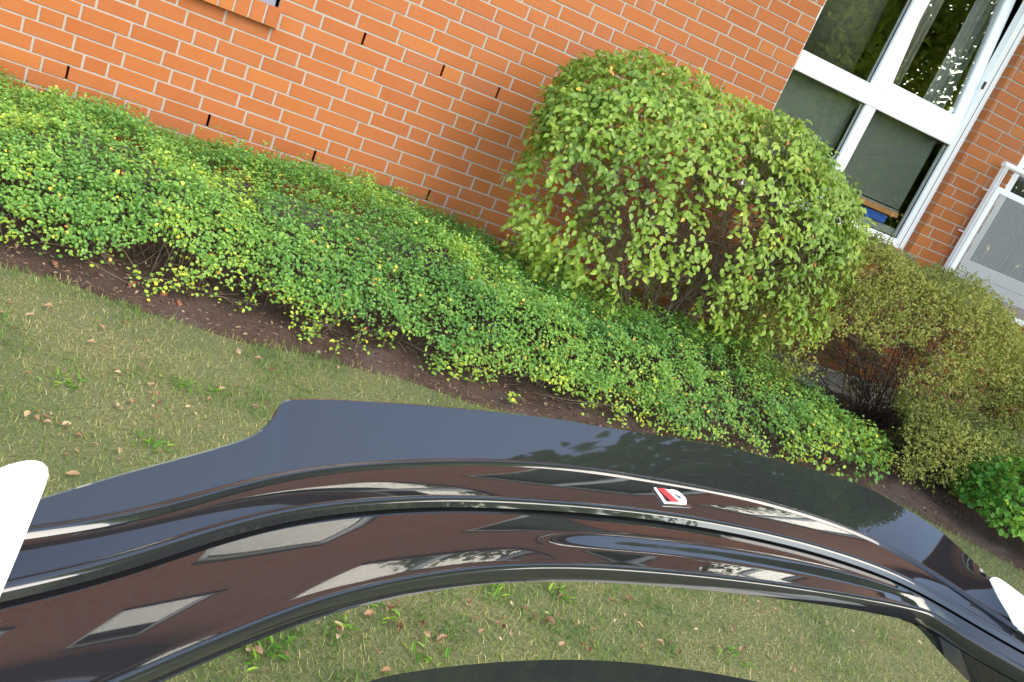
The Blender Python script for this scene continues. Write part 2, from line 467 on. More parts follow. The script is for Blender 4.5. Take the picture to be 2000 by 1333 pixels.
WB=[(0.78606,-4.69861,1.03),(0.79343,-4.69477,1.03),(0.80149,-4.69055,1.03),(0.8097,-4.6862,1.03),(0.81808,-4.68169,1.03),(0.82661,-4.67696,1.03),(0.83529,-4.67198,1.03),(0.84413,-4.6667,1.03),(0.85313,-4.66106,1.03),(0.86227,-4.65502,1.03),(0.87158,-4.64851,1.03),(0.88104,-4.64147,1.03),(0.89069,-4.63389,1.03),(0.90054,-4.62576,1.03),(0.91064,-4.61714,1.03),(0.92103,-4.60812,1.03),(0.93175,-4.5988,1.03),(0.94285,-4.58929,1.03),(0.95435,-4.57969,1.03),(0.96627,-4.57006,1.03),(0.97862,-4.56051,1.03),(0.99143,-4.5511,1.03),(1.00469,-4.54191,1.03),(1.0184,-4.53298,1.03),(1.03256,-4.52434,1.03),(1.04715,-4.51598,1.03),(1.06217,-4.50786,1.03),(1.07762,-4.49994,1.03),(1.09349,-4.49217,1.03),(1.10978,-4.48449,1.03),(1.1265,-4.47689,1.03),(1.14365,-4.46934,1.03),(1.16124,-4.46186,1.03),(1.17927,-4.45446,1.03),(1.19773,-4.44716,1.03),(1.21663,-4.43996,1.03),(1.23596,-4.43291,1.03),(1.25571,-4.42605,1.03),(1.27586,-4.41943,1.03),(1.29639,-4.4131,1.03),(1.31727,-4.4071,1.03),(1.33847,-4.4015,1.03),(1.35994,-4.39638,1.03),(1.38164,-4.3918,1.03),(1.40354,-4.38778,1.03),(1.42562,-4.38428,1.03),(1.44792,-4.3812,1.03),(1.47048,-4.37842,1.03),(1.49336,-4.37583,1.03),(1.51658,-4.37334,1.03),(1.54017,-4.37094,1.03),(1.56412,-4.36862,1.03),(1.58841,-4.36645,1.03),(1.61297,-4.36449,1.03),(1.63774,-4.36285,1.03),(1.6626,-4.36166,1.03),(1.68744,-4.36105,1.03),(1.71213,-4.36114,1.03),(1.73658,-4.36199,1.03),(1.76073,-4.36361,1.03),(1.78457,-4.36597,1.03),(1.80808,-4.36903,1.03),(1.83122,-4.37275,1.03),(1.8539,-4.3772,1.03),(1.87596,-4.38246,1.03),(1.89723,-4.38863,1.03),(1.91748,-4.39584,1.03),(1.93648,-4.4042,1.03),(1.95396,-4.41385,1.03),(1.96972,-4.42484,1.03),(1.98364,-4.43715,1.03),(1.9958,-4.45064,1.03),(2.00646,-4.465,1.03),(2.01602,-4.47989,1.03),(2.0249,-4.49497,1.03),(2.03341,-4.50999,1.03),(2.04176,-4.52482,1.03),(2.05001,-4.53942,1.03),(2.05815,-4.5538,1.03),(2.06614,-4.56798,1.03),(2.074,-4.58196,1.03)]
WC=[(0.79414,-4.74008,1.02),(0.80111,-4.73578,1.02),(0.80875,-4.73107,1.02),(0.81656,-4.72626,1.02),(0.82455,-4.7213,1.02),(0.8327,-4.71613,1.02),(0.84099,-4.71067,1.02),(0.84941,-4.70484,1.02),(0.85798,-4.6986,1.02),(0.86669,-4.69192,1.02),(0.87559,-4.68483,1.02),(0.8847,-4.67734,1.02),(0.89404,-4.66952,1.02),(0.90365,-4.66139,1.02),(0.91357,-4.65301,1.02),(0.92381,-4.64444,1.02),(0.93441,-4.63573,1.02),(0.94539,-4.62694,1.02),(0.95677,-4.61815,1.02),(0.96858,-4.60941,1.02),(0.98081,-4.6008,1.02),(0.99348,-4.59238,1.02),(1.00659,-4.5842,1.02),(1.02013,-4.5763,1.02),(1.0341,-4.56867,1.02),(1.04849,-4.5613,1.02),(1.06329,-4.55417,1.02),(1.07849,-4.54723,1.02),(1.09408,-4.54046,1.02),(1.11008,-4.53383,1.02),(1.12648,-4.52733,1.02),(1.14327,-4.52097,1.02),(1.16044,-4.51481,1.02),(1.17798,-4.50888,1.02),(1.19588,-4.50324,1.02),(1.21413,-4.49789,1.02),(1.23272,-4.49282,1.02),(1.25167,-4.48796,1.02),(1.27098,-4.48327,1.02),(1.29067,-4.47867,1.02),(1.31076,-4.47416,1.02),(1.33124,-4.46972,1.02),(1.35211,-4.46537,1.02),(1.37336,-4.46116,1.02),(1.39497,-4.45712,1.02),(1.41694,-4.45328,1.02),(1.43924,-4.44965,1.02),(1.46188,-4.44622,1.02),(1.48485,-4.443,1.02),(1.50812,-4.44003,1.02),(1.53165,-4.43738,1.02),(1.55538,-4.43512,1.02),(1.57924,-4.4333,1.02),(1.60321,-4.43196,1.02),(1.62726,-4.43109,1.02),(1.65139,-4.43066,1.02),(1.6756,-4.43063,1.02),(1.69986,-4.43102,1.02),(1.72413,-4.43183,1.02),(1.74832,-4.43315,1.02),(1.77233,-4.43503,1.02),(1.79606,-4.43756,1.02),(1.81942,-4.44078,1.02),(1.84232,-4.44473,1.02),(1.86467,-4.44942,1.02),(1.88638,-4.45488,1.02),(1.90727,-4.46119,1.02),(1.92713,-4.46847,1.02),(1.94566,-4.47685,1.02),(1.96264,-4.48644,1.02),(1.97792,-4.49723,1.02),(1.99161,-4.50908,1.02),(2.00399,-4.52169,1.02),(2.01557,-4.53468,1.02),(2.02683,-4.54767,1.02),(2.03824,-4.56036,1.02),(2.05006,-4.57259,1.02),(2.06239,-4.58432,1.02),(2.0752,-4.59559,1.02),(2.08836,-4.60652,1.02),(2.10165,-4.61723,1.02)]
WD=[(0.80543,-4.85248,0.995),(0.81117,-4.8485,0.995),(0.81747,-4.84413,0.995),(0.82389,-4.83963,0.995),(0.83046,-4.83498,0.995),(0.83717,-4.83017,0.995),(0.84401,-4.82518,0.995),(0.85101,-4.82,0.995),(0.85815,-4.81461,0.995),(0.86544,-4.80899,0.995),(0.87289,-4.80315,0.995),(0.88051,-4.79706,0.995),(0.88833,-4.79074,0.995),(0.89637,-4.78424,0.995),(0.90466,-4.77756,0.995),(0.91322,-4.77074,0.995),(0.92206,-4.76378,0.995),(0.93119,-4.75665,0.995),(0.94062,-4.74934,0.995),(0.95034,-4.74181,0.995),(0.96038,-4.73405,0.995),(0.97075,-4.72608,0.995),(0.98147,-4.71791,0.995),(0.99258,-4.70961,0.995),(1.00411,-4.70122,0.995),(1.01607,-4.69282,0.995),(1.02849,-4.68446,0.995),(1.04138,-4.67619,0.995),(1.05474,-4.66807,0.995),(1.06858,-4.66013,0.995),(1.0829,-4.65237,0.995),(1.09769,-4.64475,0.995),(1.11296,-4.63724,0.995),(1.1287,-4.62979,0.995),(1.14491,-4.6224,0.995),(1.16159,-4.6151,0.995),(1.17874,-4.60796,0.995),(1.19633,-4.60105,0.995),(1.21437,-4.59443,0.995),(1.23282,-4.58814,0.995),(1.25168,-4.5822,0.995),(1.27093,-4.57661,0.995),(1.29055,-4.57136,0.995),(1.31054,-4.56644,0.995),(1.33087,-4.56186,0.995),(1.35154,-4.55762,0.995),(1.37253,-4.5537,0.995),(1.39385,-4.55007,0.995),(1.41549,-4.54671,0.995),(1.43749,-4.54356,0.995),(1.45985,-4.54058,0.995),(1.48259,-4.53774,0.995),(1.50571,-4.53504,0.995),(1.52921,-4.53247,0.995),(1.55307,-4.53006,0.995),(1.57729,-4.52784,0.995),(1.60185,-4.5258,0.995),(1.62674,-4.52397,0.995),(1.65195,-4.52234,0.995),(1.67751,-4.52089,0.995),(1.70342,-4.5196,0.995),(1.72972,-4.51843,0.995),(1.75641,-4.51737,0.995),(1.7835,-4.51643,0.995),(1.81093,-4.51565,0.995),(1.83862,-4.51514,0.995),(1.86639,-4.51503,0.995),(1.89403,-4.5155,0.995),(1.92125,-4.51678,0.995),(1.94771,-4.51908,0.995),(1.97305,-4.52262,0.995),(1.99693,-4.52757,0.995),(2.01907,-4.53402,0.995),(2.0393,-4.54197,0.995),(2.05758,-4.55132,0.995),(2.07402,-4.56188,0.995),(2.08883,-4.5734,0.995),(2.10228,-4.58563,0.995),(2.11468,-4.59833,0.995),(2.12633,-4.61127,0.995),(2.13755,-4.62424,0.995)]
WE=[(0.81238,-4.85438,0.972),(0.81823,-4.85034,0.972),(0.82464,-4.84591,0.972),(0.8312,-4.84135,0.972),(0.8379,-4.83665,0.972),(0.84473,-4.83178,0.972),(0.8517,-4.82671,0.972),(0.85879,-4.82141,0.972),(0.86602,-4.81587,0.972),(0.87339,-4.81006,0.972),(0.88092,-4.80401,0.972),(0.88862,-4.79772,0.972),(0.89654,-4.79121,0.972),(0.90468,-4.78451,0.972),(0.91308,-4.77763,0.972),(0.92174,-4.77057,0.972),(0.93069,-4.76336,0.972),(0.93994,-4.75597,0.972),(0.94949,-4.7484,0.972),(0.95937,-4.74066,0.972),(0.96959,-4.73273,0.972),(0.98016,-4.72464,0.972),(0.99112,-4.71639,0.972),(1.00247,-4.70801,0.972),(1.01425,-4.69954,0.972),(1.02647,-4.69102,0.972),(1.03916,-4.68249,0.972),(1.05233,-4.67401,0.972),(1.06599,-4.66561,0.972),(1.08015,-4.65731,0.972),(1.0948,-4.64914,0.972),(1.10996,-4.64111,0.972),(1.12561,-4.63325,0.972),(1.14176,-4.62556,0.972),(1.15839,-4.61808,0.972),(1.17552,-4.61079,0.972),(1.19312,-4.60367,0.972),(1.2112,-4.59672,0.972),(1.22976,-4.58992,0.972),(1.24879,-4.58333,0.972),(1.26827,-4.57698,0.972),(1.28816,-4.57094,0.972),(1.30846,-4.56527,0.972),(1.32915,-4.55997,0.972),(1.35022,-4.55501,0.972),(1.37168,-4.55034,0.972),(1.39356,-4.54589,0.972),(1.41585,-4.5416,0.972),(1.4386,-4.53742,0.972),(1.46181,-4.53333,0.972),(1.4855,-4.52932,0.972),(1.50965,-4.5254,0.972),(1.53425,-4.52161,0.972),(1.55929,-4.51799,0.972),(1.58475,-4.51455,0.972),(1.61062,-4.51132,0.972),(1.63687,-4.50832,0.972),(1.66349,-4.50557,0.972),(1.69044,-4.50312,0.972),(1.71764,-4.50104,0.972),(1.745,-4.4994,0.972),(1.77243,-4.49831,0.972),(1.79979,-4.49785,0.972),(1.82696,-4.49812,0.972),(1.85384,-4.49917,0.972),(1.88029,-4.50104,0.972),(1.90626,-4.50374,0.972),(1.93169,-4.50726,0.972),(1.95653,-4.51156,0.972),(1.98071,-4.51663,0.972),(2.0041,-4.5225,0.972),(2.02646,-4.52929,0.972),(2.04748,-4.53714,0.972),(2.06686,-4.54616,0.972),(2.08434,-4.55642,0.972),(2.09984,-4.56789,0.972),(2.1134,-4.58043,0.972),(2.12522,-4.59381,0.972),(2.13564,-4.60778,0.972),(2.14504,-4.62207,0.972),(2.15386,-4.6364,0.972)]
WF=[(0.98355,-4.73863,0.85),(1.01986,-4.70998,0.85),(1.06076,-4.67771,0.85),(1.10625,-4.64284,0.85),(1.15981,-4.61333,0.85),(1.2204,-4.59281,0.85),(1.2854,-4.57565,0.85),(1.35602,-4.56065,0.85),(1.43095,-4.5491,0.85),(1.5079,-4.54281,0.85),(1.58764,-4.54184,0.85),(1.66904,-4.545,0.85),(1.74827,-4.55432,0.85),(1.82251,-4.57308,0.85),(1.89638,-4.59396,0.85)]
BD_n=(0.0114, -0.1492, 0.9887)
BD_frame_a=[(1.52929,-4.39565,1.02668),(1.53375,-4.39441,1.02682),(1.53943,-4.42153,1.02266),(1.53439,-4.42515,1.02217)]
BD_frame_b=[(1.53557,-4.42204,1.02263),(1.57801,-4.4129,1.02352),(1.57681,-4.41546,1.02315),(1.53487,-4.42502,1.02219)]
BD_red=[(1.53636,-4.39546,1.02663),(1.54905,-4.39257,1.02692),(1.56415,-4.41603,1.02321),(1.5499,-4.41847,1.023)]
BD_dout=[(1.54945,-4.39267,1.0269),(1.55586,-4.3932,1.02675),(1.56385,-4.39026,1.0271),(1.57245,-4.39105,1.02688),(1.57859,-4.39725,1.02588),(1.58084,-4.40496,1.02469),(1.57801,-4.4129,1.02352),(1.5648,-4.41596,1.02321)]
BD_din=[(1.56024,-4.39931,1.02578),(1.56581,-4.39779,1.02594),(1.5719,-4.4001,1.02552),(1.57424,-4.40568,1.02465),(1.57206,-4.4075,1.0244),(1.5669,-4.40713,1.02452)]
BD_base=[(1.52929,-4.39565,1.02668),(1.55289,-4.39088,1.02713),(1.57273,-4.39045,1.02697),(1.58018,-4.39577,1.02608),(1.58238,-4.40455,1.02473),(1.57844,-4.41483,1.02322),(1.5854,-4.4171,1.0228),(1.53355,-4.42706,1.02189)]
PL=[(0.76772,-4.76035,1.11534),(0.78097,-4.7371,1.10994),(0.78789,-4.72445,1.10796),(0.79606,-4.71052,1.10394),(0.80291,-4.70051,1.0978),(0.80778,-4.69592,1.0892),(0.80865,-4.69987,1.07972),(0.80687,-4.71317,1.06347),(0.80451,-4.73081,1.04193),(0.80107,-4.75315,1.01618),(0.79597,-4.78475,0.98052),(0.79042,-4.81371,0.95075),(0.75598,-4.85041,1.00437),(0.74581,-4.81163,1.1029)]
PR=[(2.0503,-4.52441,1.0653),(2.05315,-4.52611,1.07199),(2.05822,-4.53444,1.07498),(2.07351,-4.56621,1.07301),(2.09313,-4.60731,1.0699),(2.10725,-4.6674,1.01682),(2.09178,-4.63811,1.01408),(2.07513,-4.59603,1.02872),(2.06913,-4.58346,1.02966),(2.06406,-4.56749,1.03937),(2.0575,-4.548,1.05001)]
FALL=[(1.89,-3.39),(2.04,-3.37),(2.1,-3.42),(2.0,-3.44),(1.98,-3.48),(2.26,-3.41),(2.16,-3.52),(2.24,-3.51),(2.46,-3.34),(2.24,-3.3),(1.77,-3.56),(1.73,-3.55),(1.57,-3.49),(1.64,-3.46),(1.65,-3.54),(1.48,-3.57),(1.72,-3.51),(1.74,-3.35),(1.9,-3.51),(1.9,-3.46),(2.3,-3.44),(2.15,-3.43),(2.6,-3.49),(2.5,-3.38),(2.44,-3.28),(2.52,-3.25),(2.54,-3.46),(2.25,-3.53),(2.46,-3.49),(3.12,-3.12),(3.21,-3.18),(3.15,-3.15),(3.31,-3.15),(3.19,-3.29),(2.79,-3.44),(2.89,-3.43),(3.57,-3.29),(3.44,-3.21),(3.77,-3.24),(3.07,-3.5),(4.03,-3.37),(2.91,-3.33),(0.77,-2.04),(0.69,-2.26),(0.83,-2.23),(0.87,-2.36),(0.79,-2.43),(0.8,-2.44),(0.94,-2.53),(0.95,-2.59),(0.87,-2.62),(0.55,-2.58),(0.6,-2.82),(0.65,-2.82),(0.71,-2.84),(0.75,-2.88),(1.2,-2.05),(1.28,-2.06),(1.15,-2.39),(1.27,-2.47),(0.95,-2.69),(1.62,-1.96),(0.7,-2.12),(0.86,-2.1),(0.47,-2.16),(0.45,-2.29),(0.4,-2.1),(0.51,-2.05),(0.92,-2.48),(1.11,-2.49),(1.04,-2.58),(1.33,-2.13),(0.71,-2.84),(0.76,-2.97),(0.74,-3.0),(0.8,-2.92),(0.87,-2.93),(0.98,-2.89),(0.77,-3.09),(0.75,-2.89),(0.87,-2.62),(0.95,-2.59),(1.25,-3.67),(1.27,-3.68),(1.34,-3.68),(1.48,-3.56),(1.37,-3.59),(1.58,-3.49),(1.65,-3.53),(1.57,-3.5),(1.75,-3.34),(1.63,-3.47),(1.72,-3.51),(1.39,-3.53),(1.59,-3.7)]

# ---------------------------------------------------------------- setting: ground, lawn, soil bed
EDGE_Y = -1.86
def lawn_edge(x):
    x = np.asarray(x, float)
    w = EDGE_Y + .05*np.sin(x*1.7+.6) + .03*np.sin(x*4.3) + .012*np.sin(x*13.0+1)
    w = w + .10*np.clip((1.0-x)/1.0, 0, 1) - .06*np.clip((x-2.2)/.8,0,1)*np.clip((3.6-x)/.6,0,1)
    w = w - .55*np.clip((x-5.0)/.7, 0, 1)
    return w

def build_ground():
    v = [(-90,-90,-.12),(90,-90,-.12),(90,90,-.12),(-90,90,-.12)]
    me = npmesh('ground', v, [(0,1,2,3)], M['soil'])
    tag(link(bpy.data.objects.new('ground', me)), kind='structure')
    xs = np.concatenate([[-80,-30,-10], np.arange(-6, 12, .04), [14,30,80]])
    ye = lawn_edge(xs)
    ys = [None, -.05, -.35, -1.2, -4, -15, -75]
    V = []; 
    for j, d in enumerate(ys):
        yy = ye if d is None else ye + d
        z = np.full_like(xs, -.012) if d is None else np.zeros_like(xs)
        V.append(np.stack([xs, yy, z], 1))
    V = np.concatenate(V); n = len(xs); F = []
    for j in range(len(ys)-1):
        i = np.arange(n-1)
        F.append(np.stack([j*n+i, (j+1)*n+i, (j+1)*n+i+1, j*n+i+1], 1))
    me = npmesh('lawn', V, np.concatenate(F), M['lawn'], smooth=True)
    tag(link(bpy.data.objects.new('lawn', me)), kind='structure')
    # soil bed between lawn and wall
    xs = np.concatenate([[-80,-20], np.arange(-4, 10, .035), [20,80]])
    ys = np.arange(-2.75, .05, .035)
    X, Y = np.meshgrid(xs, ys, indexing='ij')
    P = np.stack([X, Y, X*0], -1)
    Z = -.045 + .05*vnoise(P, 3.0, 1) + .03*vnoise(P, 11.0, 2) + .018*vnoise(P, 30., 3)
    e = lawn_edge(X)
    Z = Z*np.clip((Y-e)/.25, 0, 1) + np.where(Y < e+.02, -.06, 0) - .03*np.clip(1-(Y-e)/.15, 0, 1)
    V = np.stack([X, Y, Z], -1).reshape(-1,3)
    a, b = X.shape
    I, J = np.meshgrid(np.arange(a-1), np.arange(b-1), indexing='ij')
    k = (I*b+J).ravel()
    me = npmesh('soil_bed', V, np.stack([k, k+b, k+b+1, k+1], 1), M['soil'], smooth=True)
    tag(link(bpy.data.objects.new('soil_bed', me)), kind='structure')
build_ground()

# ---------------------------------------------------------------- brick building
COURSE = 1/12.0
Z0 = 0.43                     # bed joint zero above the lawn
RMIN, RMAX = -3, 103
BX0, BX1 = -7.0, 13.0
OPEN = [  # x0, x1, z0, z1
    (-1.4375, 1.0625, 1.181, 3.43),
    (4.3125, 6.025, 1.258, 3.43),
    (6.5625, 7.9375, 1.181, 3.43)]
for zb in (4.18, 7.012):
    OPEN += [(-1.4375, 1.0625, zb, zb+1.583), (2.1875, 3.1875, zb, zb+1.583), (4.3125, 6.0, zb, zb+1.583), (6.5625, 7.9375, zb, zb+1.583)]
SILL0 = (-1.46, 1.09, 1.094, 1.205)       # rowlock brick sill of the first window
WEEP = {(0, 2.0), (0, 14.0), (0, 24.0), (0, 36.0), (0, 46.0), (9, 25.0), (9, 33.0), (9, 39.0), (0, -10.0)}

building = empty('brick_building', (2, 0.3, 0), 'orange brick apartment building with white framed windows behind the hedge', 'building')
def child(o, parent, loc_world=None):
    """parent while keeping world coordinates (things built in world space)"""
    o.parent = parent
    pw = Vector((0,0,0)); p = parent
    while p is not None:
        pw += Vector(p.location); p = p.parent
    base = Vector(loc_world) if loc_world is not None else Vector((0,0,0))
    o.location = base - pw
    return o

def sub_interval(segs, a, b):
    out = []
    for x0, x1 in segs:
        if b <= x0 or a >= x1: out.append((x0, x1)); continue
        if a > x0: out.append((x0, a))
        if b < x1: out.append((b, x1))
    return out

def build_wall():
    r_ = random.Random(5)
    bricks = []           # x0,x1,z0
    slots = []            # weep slots
    J = .0135; H = .0730
    for r in range(RMIN, RMAX):
        zb = Z0 + r*COURSE
        p = [u/16.0 for u in PERPS.get(r, [])]
        if not p:
            p = [r_.choice([0,1,2,3])*.0625 + 2.0 + (r % 2)*.125]
        q = [p[0]]
        for u in p[1:]:
            while u - q[-1] > .27: q.append(q[-1] + .25)
            q.append(u)
        p = q
        runs = 0
        while p[-1] < BX1:
            runs += 1
            p.append(p[-1] + (.125 if (runs > 2 and r_.random() < .22) else .25))
            if p[-1]-p[-2] < .2: runs = 0
        runs = 0
        while p[0] > BX0:
            runs += 1
            p.insert(0, p[0] - (.125 if (runs > 2 and r_.random() < .22) else .25))
            if p[1]-p[0] < .2: runs = 0
        p[0] = BX0; p[-1] = BX1
        zc = zb + .5*COURSE
        for a, b in zip(p[:-1], p[1:]):
            segs = [(a + J/2, b - J/2)]
            for (ox0, ox1, oz0, oz1) in OPEN:
                if oz0 - .02 < zc < oz1 + .02: segs = sub_interval(segs, ox0, ox1)
            if SILL0[2] - .01 < zc < SILL0[3]: segs = sub_interval(segs, SILL0[0], SILL0[1] + .012)
            for s0, s1 in segs:
                if s1 - s0 > .03: bricks.append((s0, s1, zb + .0052, r))
        for (wr, wu) in WEEP:
            if wr == r: slots.append((wu/16.0 - J/2, wu/16.0 + J/2, zb + .0052, zb + .0052 + H))
    # mortar sheet, recessed, cut by openings and weep slots
    cuts = [(a, b, c, d) for a, b, c, d in OPEN] + slots
    zs = sorted(set([.14, Z0 + RMAX*COURSE] + [c[2] for c in cuts] + [c[3] for c in cuts]))
    V = []; F = []
    for za, zb in zip(zs[:-1], zs[1:]):
        zc = (za+zb)/2
        segs = [(BX0, BX1)]
        for c in cuts:
            if c[2] < zc < c[3]: segs = sub_interval(segs, c[0]-(.004 if c in OPEN else 0), c[1]+(.004 if c in OPEN else 0))
        for s0, s1 in segs:
            k = len(V)
            V += [(s0,.0034,za),(s1,.0034,za),(s1,.0034,zb),(s0,.0034,zb)]; F.append((k,k+1,k+2,k+3))
    for (a, b, c, d) in OPEN:      # mortar in the reveals
        for x, flip in ((a-.004, 1), (b+.004, 0)):
            k = len(V); V += [(x,.0055,c),(x,.11,c),(x,.11,d),(x,.0055,d)]; F.append((k,k+1,k+2,k+3) if flip else (k+3,k+2,k+1,k))
        k = len(V); V += [(a,.0055,d-.001),(b,.0055,d-.001),(b,.11,d-.001),(a,.11,d-.001)]; F.append((k,k+1,k+2,k+3))
        k = len(V); V += [(a,.0055,c-.012),(b,.0055,c-.012),(b,.11,c-.012),(a,.11,c-.012)]; F.append((k+3,k+2,k+1,k))
    wall = bpy.data.objects.new('wall', npmesh('wall', V, F, M['mortar']))
    link(wall); child(wall, building)
    wall['label'] = 'brick wall of orange clay bricks in pale mortar'
    # cavity leaf behind (dark), with the same openings
    V = []; F = []
    zs = sorted(set([.0, Z0 + RMAX*COURSE] + [c[2] for c in OPEN] + [c[3] for c in OPEN]))
    for za, zb in zip(zs[:-1], zs[1:]):
        zc = (za+zb)/2; segs = [(BX0, BX1)]
        for c in OPEN:
            if c[2] < zc < c[3]: segs = sub_interval(segs, c[0]-.03, c[1]+.03)
        for s0, s1 in segs:
            k = len(V); V += [(s0,.112,za),(s1,.112,za),(s1,.112,zb),(s0,.112,zb)]; F.append((k,k+1,k+2,k+3))
    o = bpy.data.objects.new('cavity_leaf', npmesh('cavity_leaf', V, F, M['dark'])); link(o); child(o, building)

    # unit bricks with chamfered front
    def unit_brick(L):
        cx = .0016; h = L/2; H2 = H/2
        v = [(-h,.09,-H2),(h,.09,-H2),(h,.09,H2),(-h,.09,H2),
             (-h,cx,-H2),(h,cx,-H2),(h,cx,H2),(-h,cx,H2),
             (-h+cx,0,-H2+cx),(h-cx,0,-H2+cx),(h-cx,0,H2-cx),(-h+cx,0,H2-cx)]
        f = [(8,9,10,11)]
        for i in range(4):
            j = (i+1) % 4
            f.append((4+i,4+j,8+j,8+i)); f.append((i,j,4+j,4+i))
        return np.array(v), np.array(f)
    VS, FS = unit_brick(.2375); VH, FH = unit_brick(.1125)
    me_s = npmesh('stretcher', VS, FS, M['brick']); me_h = npmesh('header', VH, FH, M['brick'])
    # choose the 300 that show largest
    arr = np.array([((a+b)/2, 0, z + H/2) for a, b, z, r in bricks])
    px, py, dep = project(arr)
    size = np.array([(b-a) for a, b, z, r in bricks])/dep
    vis = (px > -30) & (px < 2030) & (py > -25) & (py < 1333)
    hedge_line = 150 + (px)*.345 + 25
    vis &= ~((py > hedge_line) & (px < 1100))
    vis &= ~((((px-1340)/330)**2 + ((py-380)/265)**2 < .92))
    vis &= ~((py > 480 + (px-1640)*.42 + 40) & (px > 1350))
    score = np.where(vis, size, -1)
    order = np.argsort(-score)
    pick = set(int(i) for i in order[:300] if score[i] > 0)
    restV = []; restF = []; restR = []; n = 0
    for i, (a, b, z, r) in enumerate(bricks):
        L = b - a; base, mesh, BL = (VS, me_s, .2375) if L > .175 else (VH, me_h, .1125)
        dy = r_.uniform(-.0015, .0012); dz = r_.uniform(-.0012,.0012); rx = r_.uniform(-.004,.004); rz = r_.uniform(-.003,.003)
        ctr = ((a+b)/2, dy, z + H/2 + dz)
        if i in pick:
            o = bpy.data.objects.new('brick', mesh); link(o)
            child(o, wall, ctr)
            o.scale = (L/BL, 1, 1); o.rotation_euler = (rx, r_.uniform(-.003,.003), rz)
        else:
            q = base.copy(); q[:,0] *= L/BL
            q[:,1] += q[:,0]*rz + q[:,2]*rx
            restV.append(q + np.array(ctr)); restF.append(FS + n); n += 12
            restR += [r_.random()]*len(FS)
    me = npmesh('brickwork', np.concatenate(restV), np.concatenate(restF), M['brick_many'], {'rnd': restR})
    o = bpy.data.objects.new('brickwork', me); link(o); child(o, wall); o['kind'] = 'stuff'
    print('bricks', len(bricks), 'picked', len(pick), 'visible', int(vis.sum()))
    return wall
wall = build_wall()

def bpart(mb, name, mat, parent=None, smooth=False, sharp_deg=None):
    o = mb.build(name, mat, None, smooth)
    child(o, parent or building)
    if sharp_deg: sharp(o, sharp_deg)
    return o

# plinth, rear mass, roof
bpart(MB().box(BX0-.02, BX1+.02, -.012, .1, -.11, .172, .006), 'plinth', M['concrete'])
mb = MB(); mb.box(BX0, BX0+.02, .11, 9.0, 0, Z0+RMAX*COURSE); mb.box(BX1-.02, BX1, .11, 9.0, 0, Z0+RMAX*COURSE); mb.box(BX0, BX1, 9.0, 9.2, 0, Z0+RMAX*COURSE)
bpart(mb, 'rear_walls', M['brick_many'])
ze = Z0 + RMAX*COURSE
mb = MB(); mb.prism([(BX0-.4,-.5,ze),(BX0-.4,9.6,ze),(BX0-.4,4.5,ze+2.6)], (BX1-BX0+.8,0,0))
bpart(mb, 'roof', M['roof'])
bpart(MB().box(BX0-.4, BX1+.4, -.55, -.43, ze-.02, ze+.10, .02), 'gutter', M['zinc'])
# rooms behind the ground-floor openings
def room(x0, x1, z0, z1, y1=2.6):
    mb = MB(); y0 = .36
    mb.box(x0, x1, y1, y1+.02, z0, z1); mb.box(x0, x1, y0, y1, z0-.02, z0); mb.box(x0, x1, y0, y1, z1, z1+.02)
    mb.box(x0-.02, x0, .118, y1, z0, z1); mb.box(x1, x1+.02, .118, y1, z0, z1)
    bpart(mb, 'interior_wall', M['plaster'])
room(-1.8, 1.5, .95, 3.6); room(4.0, 6.25, .95, 3.6); room(6.27, 8.3, .95, 3.6)

# rowlock brick sill under the first window
mb = MB(); mb.box(SILL0[0]+.004, SILL0[1]-.004, -.042, .10, SILL0[2]+.004, SILL0[3]-.004)
sill = bpart(mb, 'brick_sill', M['mortar'])
n = 31; w = (SILL0[1]-SILL0[0])/n
sm = MB().box(-w/2+.0055, w/2-.0055, -.048, .09, -.0555, .0555, .003).mesh('sill_brick', M['brick'])
for i in range(n):
    o = bpy.data.objects.new('brick', sm); link(o)
    child(o, sill, (SILL0[0] + (i+.5)*w, rnd.uniform(-.0012,.0012), (SILL0[2]+SILL0[3])/2))
bpart(MB().prism([(-1.43,-.034,1.210),(-1.43,.075,1.275),(-1.43,.075,1.262),(-1.43,-.034,1.200)], (2.475,0,0)), 'sill_plate', M['zinc'])

# ---- windows
def frame_rect(mb, x0, x1, z0, z1, wl, wr, wb, wt, y0, y1, bev=.004):
    mb.box(x0, x0+wl, y0, y1, z0, z1, bev)
    mb.box(x1-wr, x1, y0, y1, z0, z1, bev)
    mb.box(x0+wl-.001, x1-wr+.001, y0+.0005, y1-.0005, z0, z0+wb, bev)
    mb.box(x0+wl-.001, x1-wr+.001, y0+.0005, y1-.0005, z1-wt, z1, bev)
def pane(name, x0, x1, z0, z1, y, parent):
    o = MB().box(x0, x1, y, y+.004, z0, z1).build(name, M['glass'])
    return child(o, parent)

